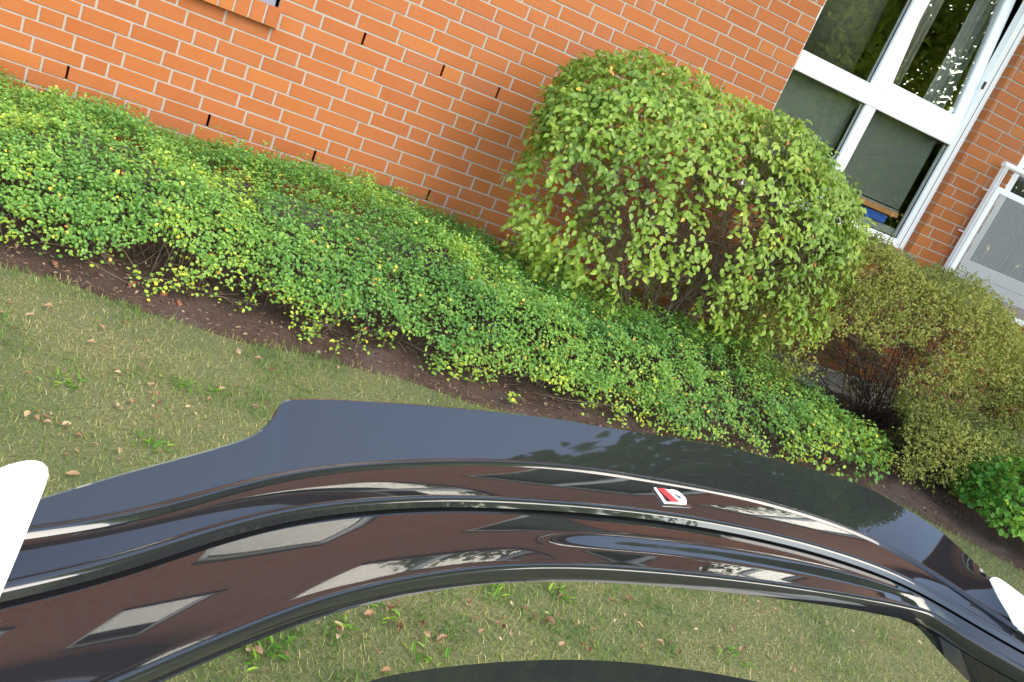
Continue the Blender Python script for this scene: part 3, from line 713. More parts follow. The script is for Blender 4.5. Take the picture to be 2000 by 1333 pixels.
def big_window():
    mb = MB()
    frame_rect(mb, 4.25, 6.075, 1.252, 3.45, .113, .148, .072, .08, .070, .145)
    win = bpart(mb, 'window', M['white_upvc'])
    win['label'] = 'white framed four pane window with its upper right sash tilted open'
    o = bpart(MB().box(4.363, 5.927, .062, .14, 2.103, 2.238, .005), 'transom', M['white_upvc'], win)
    bpart(MB().box(5.052, 5.150, .066, .139, 1.324, 2.1035, .005), 'mullion', M['white_upvc'], win)
    bpart(MB().box(5.005, 5.125, .064, .139, 2.2375, 3.37, .005), 'mullion', M['white_upvc'], win)
    # rubber gaskets round the panes
    def gask(x0, x1, z0, z1, y, par):
        g = MB(); t = .007
        frame_rect(g, x0-.002, x1+.002, z0-.002, z1+.002, t, t, t, t, y-.004, y+.003, 0)
        bpart(g, 'gasket', M['gasket'], par)
    for (x0, x1, z0, z1) in ((4.363,5.052,1.324,2.103),(5.150,5.927,1.324,2.103),(4.363,5.005,2.238,3.37)):
        pane('glass_pane', x0, x1, z0, z1, .098, win); gask(x0, x1, z0, z1, .096, win)
    bpart(MB().box(5.972, 5.977, .0685, .072, 1.253, 3.44), 'joint_seal', M['gasket'], win)
    # tilted sash: leans into the room about its lower edge
    mb = MB(); frame_rect(mb, 0, .800, 0, 1.135, .062, .088, .07, .07, 0, .062, .004)
    s = mb.build('sash', M['white_upvc']); child(s, win, (5.127, .078, 2.240)); s.rotation_euler = (math.radians(-7.5), 0, 0)
    s['label'] = 'upper right sash tilted inwards'
    p = MB().box(.062, .712, .022, .026, .07, 1.065).build('sash_pane', M['glass']); child(p, win, (5.127, .078, 2.240)); p.rotation_euler = s.rotation_euler
    h = MB().box(5.915, 5.930, .058, .075, 2.545, 2.60, .002); bpart(h, 'hinge_cover', M['gasket'], win)
    bpart(MB().box(4.27, 6.085, -.055, .11, 1.213, 1.252, .004), 'window_sill', M['slate'], win)
    return win
win = big_window()

def plain_window(x0, x1, z0, z1, label=None, sill=True):
    mb = MB(); frame_rect(mb, x0-.05, x1+.05, z0, z1+.02, .12, .12, .08, .09, .072, .14)
    w = bpart(mb, 'window', M['white_upvc'])
    if label: w['label'] = label
    xm = (x0+x1)/2
    if x1-x0 > 1.2: bpart(MB().box(xm-.05, xm+.05, .066, .139, z0+.08, z1-.07, .005), 'mullion', M['white_upvc'], w)
    pane('glass_pane', x0+.07, x1-.07, z0+.08, z1-.07, .1, w)
    if sill: bpart(MB().box(x0-.03, x1+.03, -.05, .10, z0-.045, z0-.002, .004), 'window_sill', M['slate'], w)
    bpart(MB().box(x0, x1, .32, .33, z0, z1), 'interior_blind', M['curtain'], w)
    return w
plain_window(-1.4375, 1.0625, 1.275, 3.43, None, False)
for (a, b, c, d) in OPEN[3:]:
    plain_window(a, b, c+.002, d)
# balcony door behind the railing
mb = MB(); frame_rect(mb, 6.52, 7.98, 1.181, 3.45, .11, .11, .10, .09, .07, .14)
door = bpart(mb, 'balcony_door', M['white_upvc'])
door['label'] = 'white framed balcony door behind the mesh railing'
mb = MB(); frame_rect(mb, 6.635, 7.865, 1.285, 3.355, .085, .085, .10, .085, .082, .135); bpart(mb, 'door_sash', M['white_upvc'], door)
pane('glass_pane', 6.72, 7.78, 1.385, 3.27, .10, door)

# things standing and hanging inside the window
def curtain(name, x0, x1, z0, z1, y, folds, amp, label, mat):
    n = folds*8; xs = np.linspace(0, x1-x0, n+1)
    ph = np.linspace(0, folds*2*math.pi, n+1)
    V = []; 
    for z in (0, (z1-z0)*.5, z1-z0):
        V += [(x, amp*math.sin(p) + .3*amp*math.sin(p*2.3+z), z) for x, p in zip(xs, ph)]
    m1 = n+1; F = [(j*m1+i, j*m1+i+1, (j+1)*m1+i+1, (j+1)*m1+i) for j in range(2) for i in range(n)]
    o = bpy.data.objects.new(name, npmesh(name, V, F, mat, smooth=True)); link(o); o.location = (x0, y, z0)
    so = o.modifiers.new('thickness', 'SOLIDIFY'); so.thickness = .003
    return tag(o, label, 'curtain')
curtain('curtain', 5.15, 5.42, 2.05, 3.45, .30, 5, .018, 'beige curtain hanging behind the tilted upper right window sash', M['curtain'])
curtain('curtain', 4.30, 5.02, 2.24, 3.45, .34, 4, .008, 'added taupe sheet that lightens the upper left window pane', M['taupe'])  # added only to lighten the dark glass of this pane
curtain('curtain', 5.74, 5.95, 1.28, 3.45, .36, 4, .02, 'pale grey curtain at the right edge inside the four pane window', M['plaster'])
curtain('curtain', 6.70, 7.8, 1.22, 3.4, .25, 14, .025, 'grey net curtain behind the balcony door', M['net'])
def blind(x0, x1, label):
    mb = MB()
    for k in range(24):
        z = 1.53 + k*.0245
        mb.box(x0, x1, .19, .194, z, z+.0238)
    o = mb.build('window_blind', M['blind']); return tag(o, label, 'blind')
blind(4.30, 5.07, 'blind coloured grey green for mirrored trees, behind the lower left window pane')
blind(5.13, 5.90, 'blind coloured grey green for mirrored trees, behind the lower right window pane')
t = empty('wooden_tray', (5.65, .2, 1.475), 'orange wooden tray edge standing inside the lower right window pane', 'tray')
MB().box(-.29, .26, -.03, .1, -.012, .03, .004).build('tray_rim', M['orange'], t); MB().box(-.28,.25,-.02,.09,.031,.045).build('tray_lining', M['plaster'], t)
t = empty('blue_box', (5.69, .19, 1.395), 'small blue plastic box lying inside the lower right window corner', 'box')
MB().box(-.12, .12, -.03, .06, -.005, .042, .006).build('box_body', M['blue'], t); MB().box(-.123,.123,-.033,.063,.0425,.055,.003).build('box_lid', M['blue'], t)
bpart(MB().box(4.28, 6.06, .147, .36, 1.33, 1.385, .004), 'inner_sill', M['plaster'], win)

# ---------------------------------------------------------------- balcony railing
rail = empty('balcony_railing', (6.4, -.08, 1.05), 'white balcony railing with fine square mesh panel at the right edge', 'railing')
def rpart(mb, name, mat=None, smooth=False):
    o = mb.build(name, mat or M['white_paint'], None, smooth); child(o, rail); return o
sharp(rpart(MB().tube([(6.332,-.085,2.135),(8.19,-.085,2.135)], .0225, 16), 'top_rail'), 40)
for x in (6.352, 8.15):
    rpart(MB().box(x-.004, x+.004, -.105, -.065, 1.04, 2.118), 'post')
    rpart(MB().box(x+.020, x+.028, -.105, -.065, 1.04, 2.118), 'post')
    for z in (1.27, 1.62, 1.97):
        sharp(rpart(MB().tube([(x-.01,-.085,z),(x+.075,-.085,z)], .006, 8), 'spacer'), 40)
        sharp(rpart(MB().tube([(x+.01,-.07,z-.05),(x+.01,.01,z-.05)], .007, 8), 'wall_anchor'), 40)
mb = MB(); frame_rect(mb, 6.395, 8.10, 1.06, 1.975, .045, .045, .045, .045, -.095, -.080, .002)
rpart(mb, 'panel_frame')
def mesh_panel():
    x0, x1, z0, z1 = 6.438, 8.057, 1.102, 1.933; pit = .0152; w = .0037
    V = []; F = []
    def add(a, b, c, d, y):
        k = len(V)
        V.extend([(a,y,c),(b,y,c),(b,y,d),(a,y,d),(a,y+.0016,c),(b,y+.0016,c),(b,y+.0016,d),(a,y+.0016,d)])
        F.extend([(k,k+1,k+2,k+3),(k+4,k+7,k+6,k+5),(k,k+4,k+5,k+1),(k+3,k+2,k+6,k+7),(k,k+3,k+7,k+4),(k+1,k+5,k+6,k+2)])
    x = x0
    while x < x1: add(x, x+w, z0, z1, -.0895); x += pit
    z = z0
    while z < z1: add(x0, x1, z, z+w, -.0877); z += pit
    o = bpy.data.objects.new('mesh_infill', npmesh('mesh_infill', V, F, M['mesh_grey'])); link(o); child(o, rail); o['kind'] = 'stuff'
mesh_panel()

# ---------------------------------------------------------------- low hedge along the wall
HP_D = np.array([0.03, .25, .55, .95, 1.20, 1.38, 1.50, 1.57, 1.60])
HP_Z = np.array([.36,  .42, .47, .49, .45, .36, .25, .15, .06])
def hedge_scale(x):
    h = np.interp(x, [-2, 0.2, 1.5, 2.4, 2.9, 3.6, 4.3, 5.0, 5.3], [.93, .95, 1.02, .98, .86, .80, .70, .52, .35])
    d = np.interp(x, [-2, 0.2, .9, 1.6, 2.4, 3.0, 3.6, 4.4, 5.0, 5.3], [1.0, 1.02, 1.08, 1.10, 1.12, 1.15, 1.16, 1.12, 1.05, .95])
    return h, d

def build_hedge():
    root = empty('hedge', (1.8, -.8, 0), 'long low green small leaved hedge running along the foot of the brick wall', 'hedge')
    N = 25000
    s_len = np.r_[0, np.cumsum(np.hypot(np.diff(HP_D), np.diff(HP_Z)))]
    X = rng.uniform(-2.0, 5.25, N); s = rng.uniform(0, 1, N)**.92*s_len[-1]
    d0 = np.interp(s, s_len, HP_D); z0 = np.interp(s, s_len, HP_Z)
    td = np.interp(s+.02, s_len, HP_D) - np.interp(s-.02, s_len, HP_D); tz = np.interp(s+.02, s_len, HP_Z) - np.interp(s-.02, s_len, HP_Z)
    nd, nz = -tz, td
    nn = np.hypot(nd, nz)+1e-9; nd, nz = nd/nn, nz/nn
    hs, ds = hedge_scale(X)
    P = np.stack([X, -d0*ds, z0*hs], 1)
    nrm = np.stack([0*X, -nd, nz], 1)
    b1 = vnoise(P, 2.6, 3) - .5; b2 = vnoise(P, 8.0, 4) - .5; b3 = vnoise(P, 22., 5) - .5
    P = P + nrm*((b1*.13 + b2*.10 + b3*.055)*np.interp(X,[2.6,4.2],[1,1.7]))[:,None]
    # ragged lower fringe: drop shoots near the bottom where the noise is low
    low = np.clip((.32 - P[:,2])/.28, 0, 1)
    fr = vnoise(np.stack([X, X*0, X*0],1), 4.2, 8)*.6 + vnoise(np.stack([X, P[:,1], P[:,2]],1), 11, 9)*.6
    keep = (fr > low*1.02 + .04) & (rng.random(N) > low*.45)
    # tight rounding at the right end, and thinner where the big shrub stands
    thin = np.interp(X, [2.7, 3.7, 4.6, 5.2], [0, .38, .68, .86])
    keep &= rng.random(N) > thin
    P, nrm, X, low = P[keep], nrm[keep], X[keep], low[keep]
    n = len(P)
    depth = rng.exponential(.022, n)
    # loose shoots hanging over the soil
    nf = 1250
    xf = rng.uniform(-1.9, 4.7, nf); hsf, dsf = hedge_scale(xf)
    zf = rng.uniform(.03,.24,nf); yf = -(1.56 - zf*.50 + rng.normal(0,.05,nf))*dsf
    Pf = np.stack([xf, yf, zf], 1)
    kf = vnoise(Pf*np.array([1,1,.6]), 9.0, 77) > .54
    Pf = Pf[kf]
    P = np.vstack([P, Pf]); nrm = np.vstack([nrm, np.tile(unit(np.array([[0,-.6,.8]])), (len(Pf),1))])
    X = np.r_[X, Pf[:,0]]; low = np.r_[low, np.ones(len(Pf))]; n = len(P)
    depth = np.r_[depth, np.zeros(len(Pf))]
    stray = rng.random(n) < .035
    depth = np.where(stray, -rng.uniform(.02,.07,n), depth)
    P = P - nrm*depth[:,None]
    # each shoot: arching, outwards and along
    dirv = unit(nrm*rng.uniform(-.1,.75,(n,1)) + np.stack([rng.normal(0,.8,n), rng.normal(-.25,.6,n), rng.normal(-.05,.25,n)],1))
    Ls = rng.uniform(.05,.13,n)*np.where(low > .3, 1.25, 1)
    K = 7
    tt = np.linspace(.08, 1, K)[None,:]
    pos = P[:,None,:] + dirv[:,None,:]*(Ls[:,None]*(tt-.5))[...,None]
    pos[...,2] -= (tt-.3)**2*Ls[:,None]*.35
    pos = pos.reshape(-1,3)
    sh = np.repeat(np.arange(n), K)
    kk = np.tile(np.arange(K), n)
    sgn = np.where(kk % 2 == 0, 1, -1)
    side = unit(np.cross(dirv[sh], nrm[sh]) + rng.normal(0,.25,(n*K,3)))
    along = unit(side*sgn[:,None]*.9 + dirv[sh]*.55 + rng.normal(0,.3,(n*K,3)))
    ln = unit(nrm[sh]*.8 + np.array([0,-.25,.75]) + rng.normal(0,.36,(n*K,3)))
    pos = pos + rng.normal(0,.006,pos.shape)
    L = rng.uniform(.012,.0225,n*K); W = L*rng.uniform(.66,.86,n*K)
    V, F = leaves(pos, along, ln, L, W)
    patch = .45*vnoise(pos, 2.4, 12) + .35*vnoise(pos, 7.0, 13)
    v = patch*1.0 + rng.normal(0,.13,n*K) - .04
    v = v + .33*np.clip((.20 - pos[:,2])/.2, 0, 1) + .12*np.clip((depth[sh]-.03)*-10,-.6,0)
    v = v + .10*np.clip((X[sh]-2.6)/1.2,0,1)
    v = np.clip(v, .0, .93)
    red = rng.random(n*K) < (.012 + .05*(vnoise(pos, 5, 30) > .80))
    v = np.where(red, rng.uniform(.96,1,n*K), v)
    me = npmesh('foliage', V, F, M['hedge_leaf'], {'rnd': np.repeat(v, 2)})
    o = bpy.data.objects.new('foliage', me); link(o); child(o, root); o['kind'] = 'stuff'
    # twigs below the leaf skin
    nt_ = 2400
    x = rng.uniform(-1.9, 5.1, nt_); hs, ds = hedge_scale(x)
    yb = -rng.uniform(.25, 1.42, nt_)*ds
    yt = np.clip(yb + rng.normal(-.08,.22,nt_), -1.58*ds, -.05)
    zt = np.interp(-yt/ds, HP_D, HP_Z)*hs*rng.uniform(.6,.95,nt_)
    xt = x + rng.normal(0,.16,nt_)
    t = np.linspace(0,1,5)[None,:,None]
    a = np.stack([x, yb, 0*x-.02],1)[:,None,:]; b = np.stack([xt, yt, zt],1)[:,None,:]
    mid = rng.normal(0,.03,(nt_,1,3))
    paths = a*(1-t) + b*t + mid*np.sin(t*math.pi)
    r0 = rng.uniform(.0016,.0034,nt_)
    V, F = tubes_np(paths, r0[:,None]*np.linspace(1,.45,5)[None,:], 4)
    o = bpy.data.objects.new('stems', npmesh('stems', V, F, M['bark'], smooth=True)); link(o); child(o, root); o['kind'] = 'stuff'
build_hedge()

# ---------------------------------------------------------------- round clipped shrub
def leaf_single_mesh(name, mat, rv):
    V, F = leaves(np.zeros((1,3)), np.array([[1.,0,0]]), np.array([[0,0,1.]]), np.array([1.]), np.array([1.]), LEAF_BIG, QUAD_BIG)
    return npmesh(name, V, F, mat, {'rnd': [rv]*len(F)}, smooth=True)
LEAF_BIG = np.array([(0,0,0),(.16,-.34,.05),(.42,-.5,.09),(.74,-.30,.02),(1,0,-.16),(.74,.30,.02),(.42,.5,.09),(.16,.34,.05),(.42,0,-.02),(.74,0,-.07)])
QUAD_BIG = np.array([(0,1,2,8),(8,2,3,9),(9,3,4,4),(0,8,6,7),(8,9,5,6),(9,4,4,5)])
QUAD_BIG = np.array([(0,1,2,8),(8,2,3,9),(0,8,6,7),(8,9,5,6),(9,3,4,5)])

SC = np.array([3.58, -.78, 1.02]); SR = np.array([1.14, .56, .74])
def build_round_shrub():
    root = empty('round_shrub', (3.75, -.72, 0), 'big round clipped shrub with oval bright green leaves in front of the brick wall', 'shrub')
    # shoots on a flattened dome
    N = 5600
    u = rng.normal(0,1,(N,3)); u = unit(u)
    e = np.sign(u)*np.abs(u)**.82                      # boxier, clipped
    e = e/np.maximum(np.max(np.abs(e),axis=1,keepdims=True)**.15, .5)
    P = SC + e*SR
    P[:,2] += .10*(P[:,0]-SC[0])/1.1*-.4               # clipped top falls a little to the right
    b = vnoise(P, 2.2, 21) - .5; b2 = vnoise(P, 6., 22) - .5
    nrm = unit((P-SC)/SR**2)
    P = P + nrm*(b*.20 + b2*.09)[:,None]
    depth = rng.exponential(.05, N); P = P - nrm*depth[:,None]
    zrel = (P[:,2]-.45)/1.25
    clump = vnoise(P, 3.4, 23)*.6 + vnoise(P, 7.5, 24)*.5
    dens = np.interp(zrel, [-.1,.05,.30,.50,.68,1.], [.11,.33,.48,.65,.97,1.])
    dens = dens*np.where(P[:,0] > 3.7, 1.18, .95) + .05
    keep = (clump < dens*.62 + .22) & (rng.random(N) < np.interp(dens,[0,.3,.6,1],[.30,.62,.85,1])) & (P[:,2] > .45 + .18*np.clip((P[:,0]-3.9)/.5,0,1)) & (P[:,1] < -.12)
    P, nrm = P[keep], nrm[keep]
    n = len(P)
    dirv = unit(nrm*.55 + np.stack([rng.normal(0,.45,n), rng.normal(-.15,.45,n), rng.normal(-.25,.4,n)],1))
    Ls = rng.uniform(.06,.15,n); K = 5
    tt = np.linspace(.1,1,K)[None,:]
    pos = P[:,None,:] + dirv[:,None,:]*(Ls[:,None]*(tt-.4))[...,None]
    pos[...,2] -= (tt)**2*Ls[:,None]*.35
    pos = pos.reshape(-1,3); m_ = n*K
    sh = np.repeat(np.arange(n), K); kk = np.tile(np.arange(K), n)
    sgn = np.where(kk % 2 == 0, 1, -1)
    side = unit(np.cross(dirv[sh], np.array([0,0,1.])) + 1e-3)
    along = unit(side*sgn[:,None]*.55 + dirv[sh]*.35 + np.array([0,-.10,-.48]) + rng.normal(0,.28,(m_,3)))
    ln = unit(nrm[sh]*1.1 + np.array([0,-.35,.35]) + rng.normal(0,.30,(m_,3)))
    L = rng.uniform(.023,.050,m_); W = L*rng.uniform(.56,.70,m_)
    v = .40*vnoise(pos, 2.2, 25) + .25*vnoise(pos,6,26) + rng.normal(0,.12,m_) + .10
    v = np.clip(v + .06*np.clip((1.0-pos[:,2]),0,1), 0, .96)
    v = np.where(rng.random(m_) < .006, rng.uniform(.97,1,m_), v)
    # the 300 that show largest become parts of their own
    px, py, dep = project(pos)
    facing = np.abs((unit(CAM-pos)*ln).sum(1))
    front = -pos[:,1]*.9 + (nrm[sh]*unit(CAM-pos)).sum(1)
    score = L*W*facing/dep**2*np.clip(front, .05, 3)
    pick = np.argsort(-score)[:300]
    mask = np.ones(m_, bool); mask[pick] = False
    V, F = leaves(pos[mask], along[mask], ln[mask], L[mask], W[mask], LEAF_BIG, QUAD_BIG)
    o = bpy.data.objects.new('foliage', npmesh('foliage', V, F, M['shrub_leaf'], {'rnd': np.repeat(v[mask], len(QUAD_BIG))}, smooth=True))
    link(o); child(o, root); o['kind'] = 'stuff'
    meshes = [leaf_single_mesh('leaf', M['shrub_leaf'], rv) for rv in np.linspace(.15,.9,8)]
    for i in pick:
        o = bpy.data.objects.new('leaf', meshes[int(np.clip((v[i]-.1)/.8*8,0,7))]); link(o)
        a = Vector(along[i]); s = Vector(np.cross(ln[i], along[i])).normalized(); up = a.cross(s)
        mt = Matrix((a, s, up)).transposed().to_4x4()
        child(o, root, pos[i]); o.rotation_euler = mt.to_euler(); o.scale = (L[i], W[i], L[i])
    # branches: stems from the base, forking to the shoots
    nb = 34
    ub = unit(np.stack([rng.normal(0,1,nb)*1.5, rng.normal(0,.7,nb), np.abs(rng.normal(.7,.5,nb))],1))
    tip = SC + ub*SR*rng.uniform(.72,.95,(nb,1)); tip[:,2] = np.maximum(tip[:,2], .55)
    base = np.stack([3.72+rng.normal(0,.12,nb), -.72+rng.normal(0,.09,nb), np.full(nb,-.03)],1)
    t = np.linspace(0,1,8)[None,:,None]
    ctrl = base + (tip-base)*np.array([.25,.25,.6])
    paths = base[:,None]*(1-t)**2 + 2*ctrl[:,None]*t*(1-t) + tip[:,None]*t**2 + rng.normal(0,.012,(nb,8,3))
    V1, F1 = tubes_np(paths, rng.uniform(.004,.009,nb)[:,None]*np.linspace(1,.35,8)[None,:], 6)
    o = bpy.data.objects.new('branches', npmesh('branches', V1, F1, M['bark'], smooth=True)); link(o); child(o, root); o['kind'] = 'stuff'
    # twigs
    nt_ = 1500
    bi = rng.integers(0,nb,nt_); ti = rng.integers(3,8,nt_)
    st = paths[bi,ti]; tg = P[rng.integers(0,n,nt_*6).reshape(nt_,6)]
    dd = np.linalg.norm(tg-st[:,None],axis=2); en = tg[np.arange(nt_), dd.argmin(1)]
    en = np.where((dd.min(1) > .45)[:,None], st + (en-st)*.5, en)
    t = np.linspace(0,1,5)[None,:,None]
    pt = st[:,None]*(1-t) + en[:,None]*t + rng.normal(0,.03,(nt_,1,3))*np.sin(t*math.pi)
    V2, F2 = tubes_np(pt, rng.uniform(.0013,.0030,nt_)[:,None]*np.linspace(1,.5,5)[None,:], 4)
    o = bpy.data.objects.new('twigs', npmesh('twigs', V2, F2, M['bark'], smooth=True)); link(o); child(o, root); o['kind'] = 'stuff'
build_round_shrub()

# ---------------------------------------------------------------- olive, fine leaved shrub on the right
def build_olive():
    root = empty('fine_leaved_shrub', (6.1, -.55, 0), 'loose olive yellow shrub with tiny leaves and bare dark stems right of the round shrub', 'shrub')
    base = np.array([6.0, -.50, -.03])
    N1, N2 = 17500, 6500
    C = np.array([5.55, -.80, .60]); R = np.array([1.50, .68, .72])
    C2 = np.array([5.95, -1.42, .24]); R2 = np.array([.72, .42, .34])
    u = unit(rng.normal(0,1,(N1+N2,3))); N = N1+N2
    C = np.where((np.arange(N) < N1)[:,None], C, C2); R = np.where((np.arange(N) < N1)[:,None], R, R2)
    P = C + u*R
    nrm = unit((P-C)/R**2)
    P[:,2] -= .17*np.clip((P[:,0]-5.4)/1.3, 0, 1)*np.clip(u[:,2]*2, 0, 1)
    b = vnoise(P, 1.9, 41)-.5; b2 = vnoise(P, 5.5, 42)-.5
    P = P + nrm*(b*.22+b2*.12)[:,None]
    P = P - nrm*rng.exponential(.07,N)[:,None]
    cl = .6*vnoise(P, 2.6, 43) + .5*vnoise(P, 6., 44)
    dens = np.interp(u[:,2], [-1,-.6,-.25,.15,.45,1], [.05,.55,.55,.62,.85,1])
    # open left-front flank where the stems show
    hole = ((P[:,0]-4.95)/.50)**2 + ((P[:,1]+1.15)/.60)**2 + ((P[:,2]-.20)/.34)**2
    dens = dens*np.clip((hole-.55)*1.6, 0, 1)
    keep = (cl < dens*.62+.23) & (rng.random(N) < dens+.1) & (P[:,2] > .06) & (P[:,1] < -.14)
    P, nrm = P[keep], nrm[keep]; n = len(P)
    dirv = unit(nrm*.5 + np.stack([rng.normal(0,.5,n),rng.normal(-.1,.5,n),rng.normal(.05,.45,n)],1))
    Ls = rng.uniform(.06,.14,n); K = 9
    tt = np.linspace(.05,1,K)[None,:]
    pos = (P[:,None,:] + dirv[:,None,:]*(Ls[:,None]*(tt-.4))[...,None]).reshape(-1,3); m_ = n*K
    sh = np.repeat(np.arange(n),K)
    pos = pos + rng.normal(0,.007,pos.shape)
    along = unit(dirv[sh]*.5 + rng.normal(0,.7,(m_,3)))
    ln = unit(nrm[sh]*.7 + np.array([0,-.2,.6]) + rng.normal(0,.45,(m_,3)))
    L = rng.uniform(.014,.025,m_); W = L*rng.uniform(.45,.65,m_)
    V, F = leaves(pos, along, ln, L, W)
    v = np.clip(.5*vnoise(pos,2.,45)+.3*vnoise(pos,6,46)+rng.normal(0,.14,m_)+.08, 0, 1)
    o = bpy.data.objects.new('foliage', npmesh('foliage', V, F, M['olive_leaf'], {'rnd': np.repeat(v,2)})); link(o); child(o, root); o['kind']='stuff'
    nb = 95
    tip = P[rng.integers(0,n,nb)]
    bs = base + np.stack([rng.normal(0,.10,nb), rng.normal(0,.07,nb), 0*np.arange(nb)],1)
    t = np.linspace(0,1,8)[None,:,None]
    ctrl = bs + (tip-bs)*np.array([.35,.35,.75]) + np.array([0,0,.08])
    paths = bs[:,None]*(1-t)**2 + 2*ctrl[:,None]*t*(1-t) + tip[:,None]*t**2 + rng.normal(0,.012,(nb,8,3))
    V, F = tubes_np(paths, rng.uniform(.0022,.0055,nb)[:,None]*np.linspace(1,.35,8)[None,:], 5)
    o = bpy.data.objects.new('stems', npmesh('stems', V, F, M['bark_dark'], smooth=True)); link(o); child(o, root); o['kind']='stuff'
    nt_ = 1700
    bi = rng.integers(0,nb,nt_); st = paths[bi, rng.integers(3,8,nt_)]
    tg = P[rng.integers(0,n,nt_*6).reshape(nt_,6)]; dd = np.linalg.norm(tg-st[:,None],axis=2)
    en = tg[np.arange(nt_), dd.argmin(1)]; en = np.where((dd.min(1)>.4)[:,None], st+(en-st)*.5, en)
    t = np.linspace(0,1,5)[None,:,None]
    pt = st[:,None]*(1-t)+en[:,None]*t+rng.normal(0,.025,(nt_,1,3))*np.sin(t*math.pi)
    V, F = tubes_np(pt, rng.uniform(.0010,.0022,nt_)[:,None]*np.linspace(1,.5,5)[None,:], 4)
    o = bpy.data.objects.new('twigs', npmesh('twigs', V, F, M['bark_dark'], smooth=True)); link(o); child(o, root); o['kind']='stuff'
build_olive()

# ---------------------------------------------------------------- lobed-leaf shrub at the lower right and a low bush before the stems
LOBED = np.array([(0,0,0),(.10,-.42,.02),(.34,-.36,.05),(.45,-.62,.02),(.68,-.32,.03),(1,0,-.10),(.68,.32,.03),(.45,.62,.02),(.34,.36,.05),(.10,.42,.02),(.45,0,-.03)])
LOBED_Q = np.array([(0,1,2,10),(10,2,3,4),(10,4,5,6),(10,6,7,8),(0,10,8,9)])
def small_bush(name, label, C, R, N, Lr, mat, tm, qd, base, seed, nst=40, hue=0.0, zmin=.03):
    root = empty(name, (base[0], base[1], 0), label, 'shrub')
    C = np.array(C); R = np.array(R)
    u = unit(rng.normal(0,1,(N,3))); u[:,2] = np.where(u[:,2] < -.3, -u[:,2], u[:,2])
    P = C + u*R; nrm = unit((P-C)/R**2)
    P = P + nrm*((vnoise(P,4.,seed)-.5)*.16 + (vnoise(P,9.,seed+1)-.5)*.08)[:,None] - nrm*rng.exponential(.04,N)[:,None]
    keep = (P[:,2] > zmin) & (vnoise(P,6.,seed+2) < .78)
    P, nrm = P[keep], nrm[keep]; n = len(P)
    along = unit(nrm*.5 + rng.normal(0,.55,(n,3)) + np.array([0,-.15,-.15])); ln = unit(nrm*.6+np.array([0,-.2,.8])+rng.normal(0,.3,(n,3)))
    L = rng.uniform(Lr[0],Lr[1],n); W = L*rng.uniform(.75,.95,n)
    V, F = leaves(P, along, ln, L, W, tm, qd)
    v = np.clip(.55*vnoise(P,4.,seed+3)+rng.normal(0,.14,n)+.12+hue, 0, 1)
    o = bpy.data.objects.new('foliage', npmesh('foliage', V, F, mat, {'rnd': np.repeat(v,len(qd))}, smooth=True)); link(o); child(o, root); o['kind']='stuff'
    tip = P[rng.integers(0,n,nst)]; bs = np.array(base)+np.stack([rng.normal(0,R[0]*.25,nst),rng.normal(0,R[1]*.25,nst),0*np.arange(nst)-.03],1)
    t = np.linspace(0,1,6)[None,:,None]; ctrl = bs+(tip-bs)*np.array([.3,.3,.7])
    paths = bs[:,None]*(1-t)**2+2*ctrl[:,None]*t*(1-t)+tip[:,None]*t**2
    V, F = tubes_np(paths, rng.uniform(.002,.004,nst)[:,None]*np.linspace(1,.4,6)[None,:], 5)
    o = bpy.data.objects.new('stems', npmesh('stems', V, F, M['bark'], smooth=True)); link(o); child(o, root); o['kind']='stuff'
small_bush('lobed_leaf_shrub', 'bright green lobed leaf shrub at the lower right edge by the lawn', (6.28,-1.97,.20), (.78,.50,.30), 6500, (.024,.050), M['green_leaf'], LOBED, LOBED_Q, (6.4,-1.9,0), 61, 60)
small_bush('low_bush', 'small light green bush between the hedge end and the dark bare stems', (4.76,-1.46,.10), (.50,.34,.20), 1500, (.018,.034), M['hedge_leaf'], LEAF_OVAL, LEAF_Q, (4.74,-1.4,0), 71, 40, .12)

# ---------------------------------------------------------------- gloss black rear wing with white end plates
def resample(pts, n):
    p = np.array(pts, float)
    s = np.r_[0, np.cumsum(np.linalg.norm(np.diff(p, axis=0), axis=1))]
    t = np.linspace(0, s[-1], n)
    k = np.clip(np.searchsorted(s, t) - 1, 0, len(p)-2)
    f = ((t - s[k])/(s[k+1]-s[k]))[:,None]
    g = lambda i: p[np.clip(i, 0, len(p)-1)]
    p0, p1, p2, p3 = g(k-1), g(k), g(k+1), g(k+2)
    p0 = np.where((k == 0)[:,None], 2*p1-p2, p0); p3 = np.where((k == len(p)-2)[:,None], 2*p2-p1, p3)
    return .5*((2*p1) + (-p0+p2)*f + (2*p0-5*p1+4*p2-p3)*f**2 + (-p0+3*p1-3*p2+p3)*f**3)

wing = empty('car_rear_wing', (1.45, -4.6, 0), 'curved glossy black car rear wing with white end plates above the lawn', 'car wing')
def wpart(o):
    link(o) if o.name not in scene.collection.objects else None
    return child(o, wing)

NS = 140
def loft(name, sections, mat, closed=True, deg=50):
    """sections: (m, NS, 3) profile points along the span"""
    S = np.array(sections); m_, n_, _ = S.shape
    V = S.transpose(1,0,2).reshape(-1,3)
    F = []
    mm = m_ if closed else m_-1
    for i in range(n_-1):
        for j in range(mm):
            j2 = (j+1) % m_
            F.append((i*m_+j, i*m_+j2, (i+1)*m_+j2, (i+1)*m_+j))
    me = bpy.data.meshes.new(name)
    faces = [tuple(f) for f in F]
    if closed: faces += [tuple(range(m_))[::-1], tuple((n_-1)*m_+j for j in range(m_))]
    me.from_pydata([tuple(v) for v in V], [], faces)
    import bmesh
    bm = bmesh.new(); bm.from_mesh(me); bmesh.ops.recalc_face_normals(bm, faces=bm.faces); bm.to_mesh(me); bm.free()
    me.materials.append(mat)
    o = bpy.data.objects.new(name, me); link(o); child(o, wing)
    sharp(o, deg)
    return o

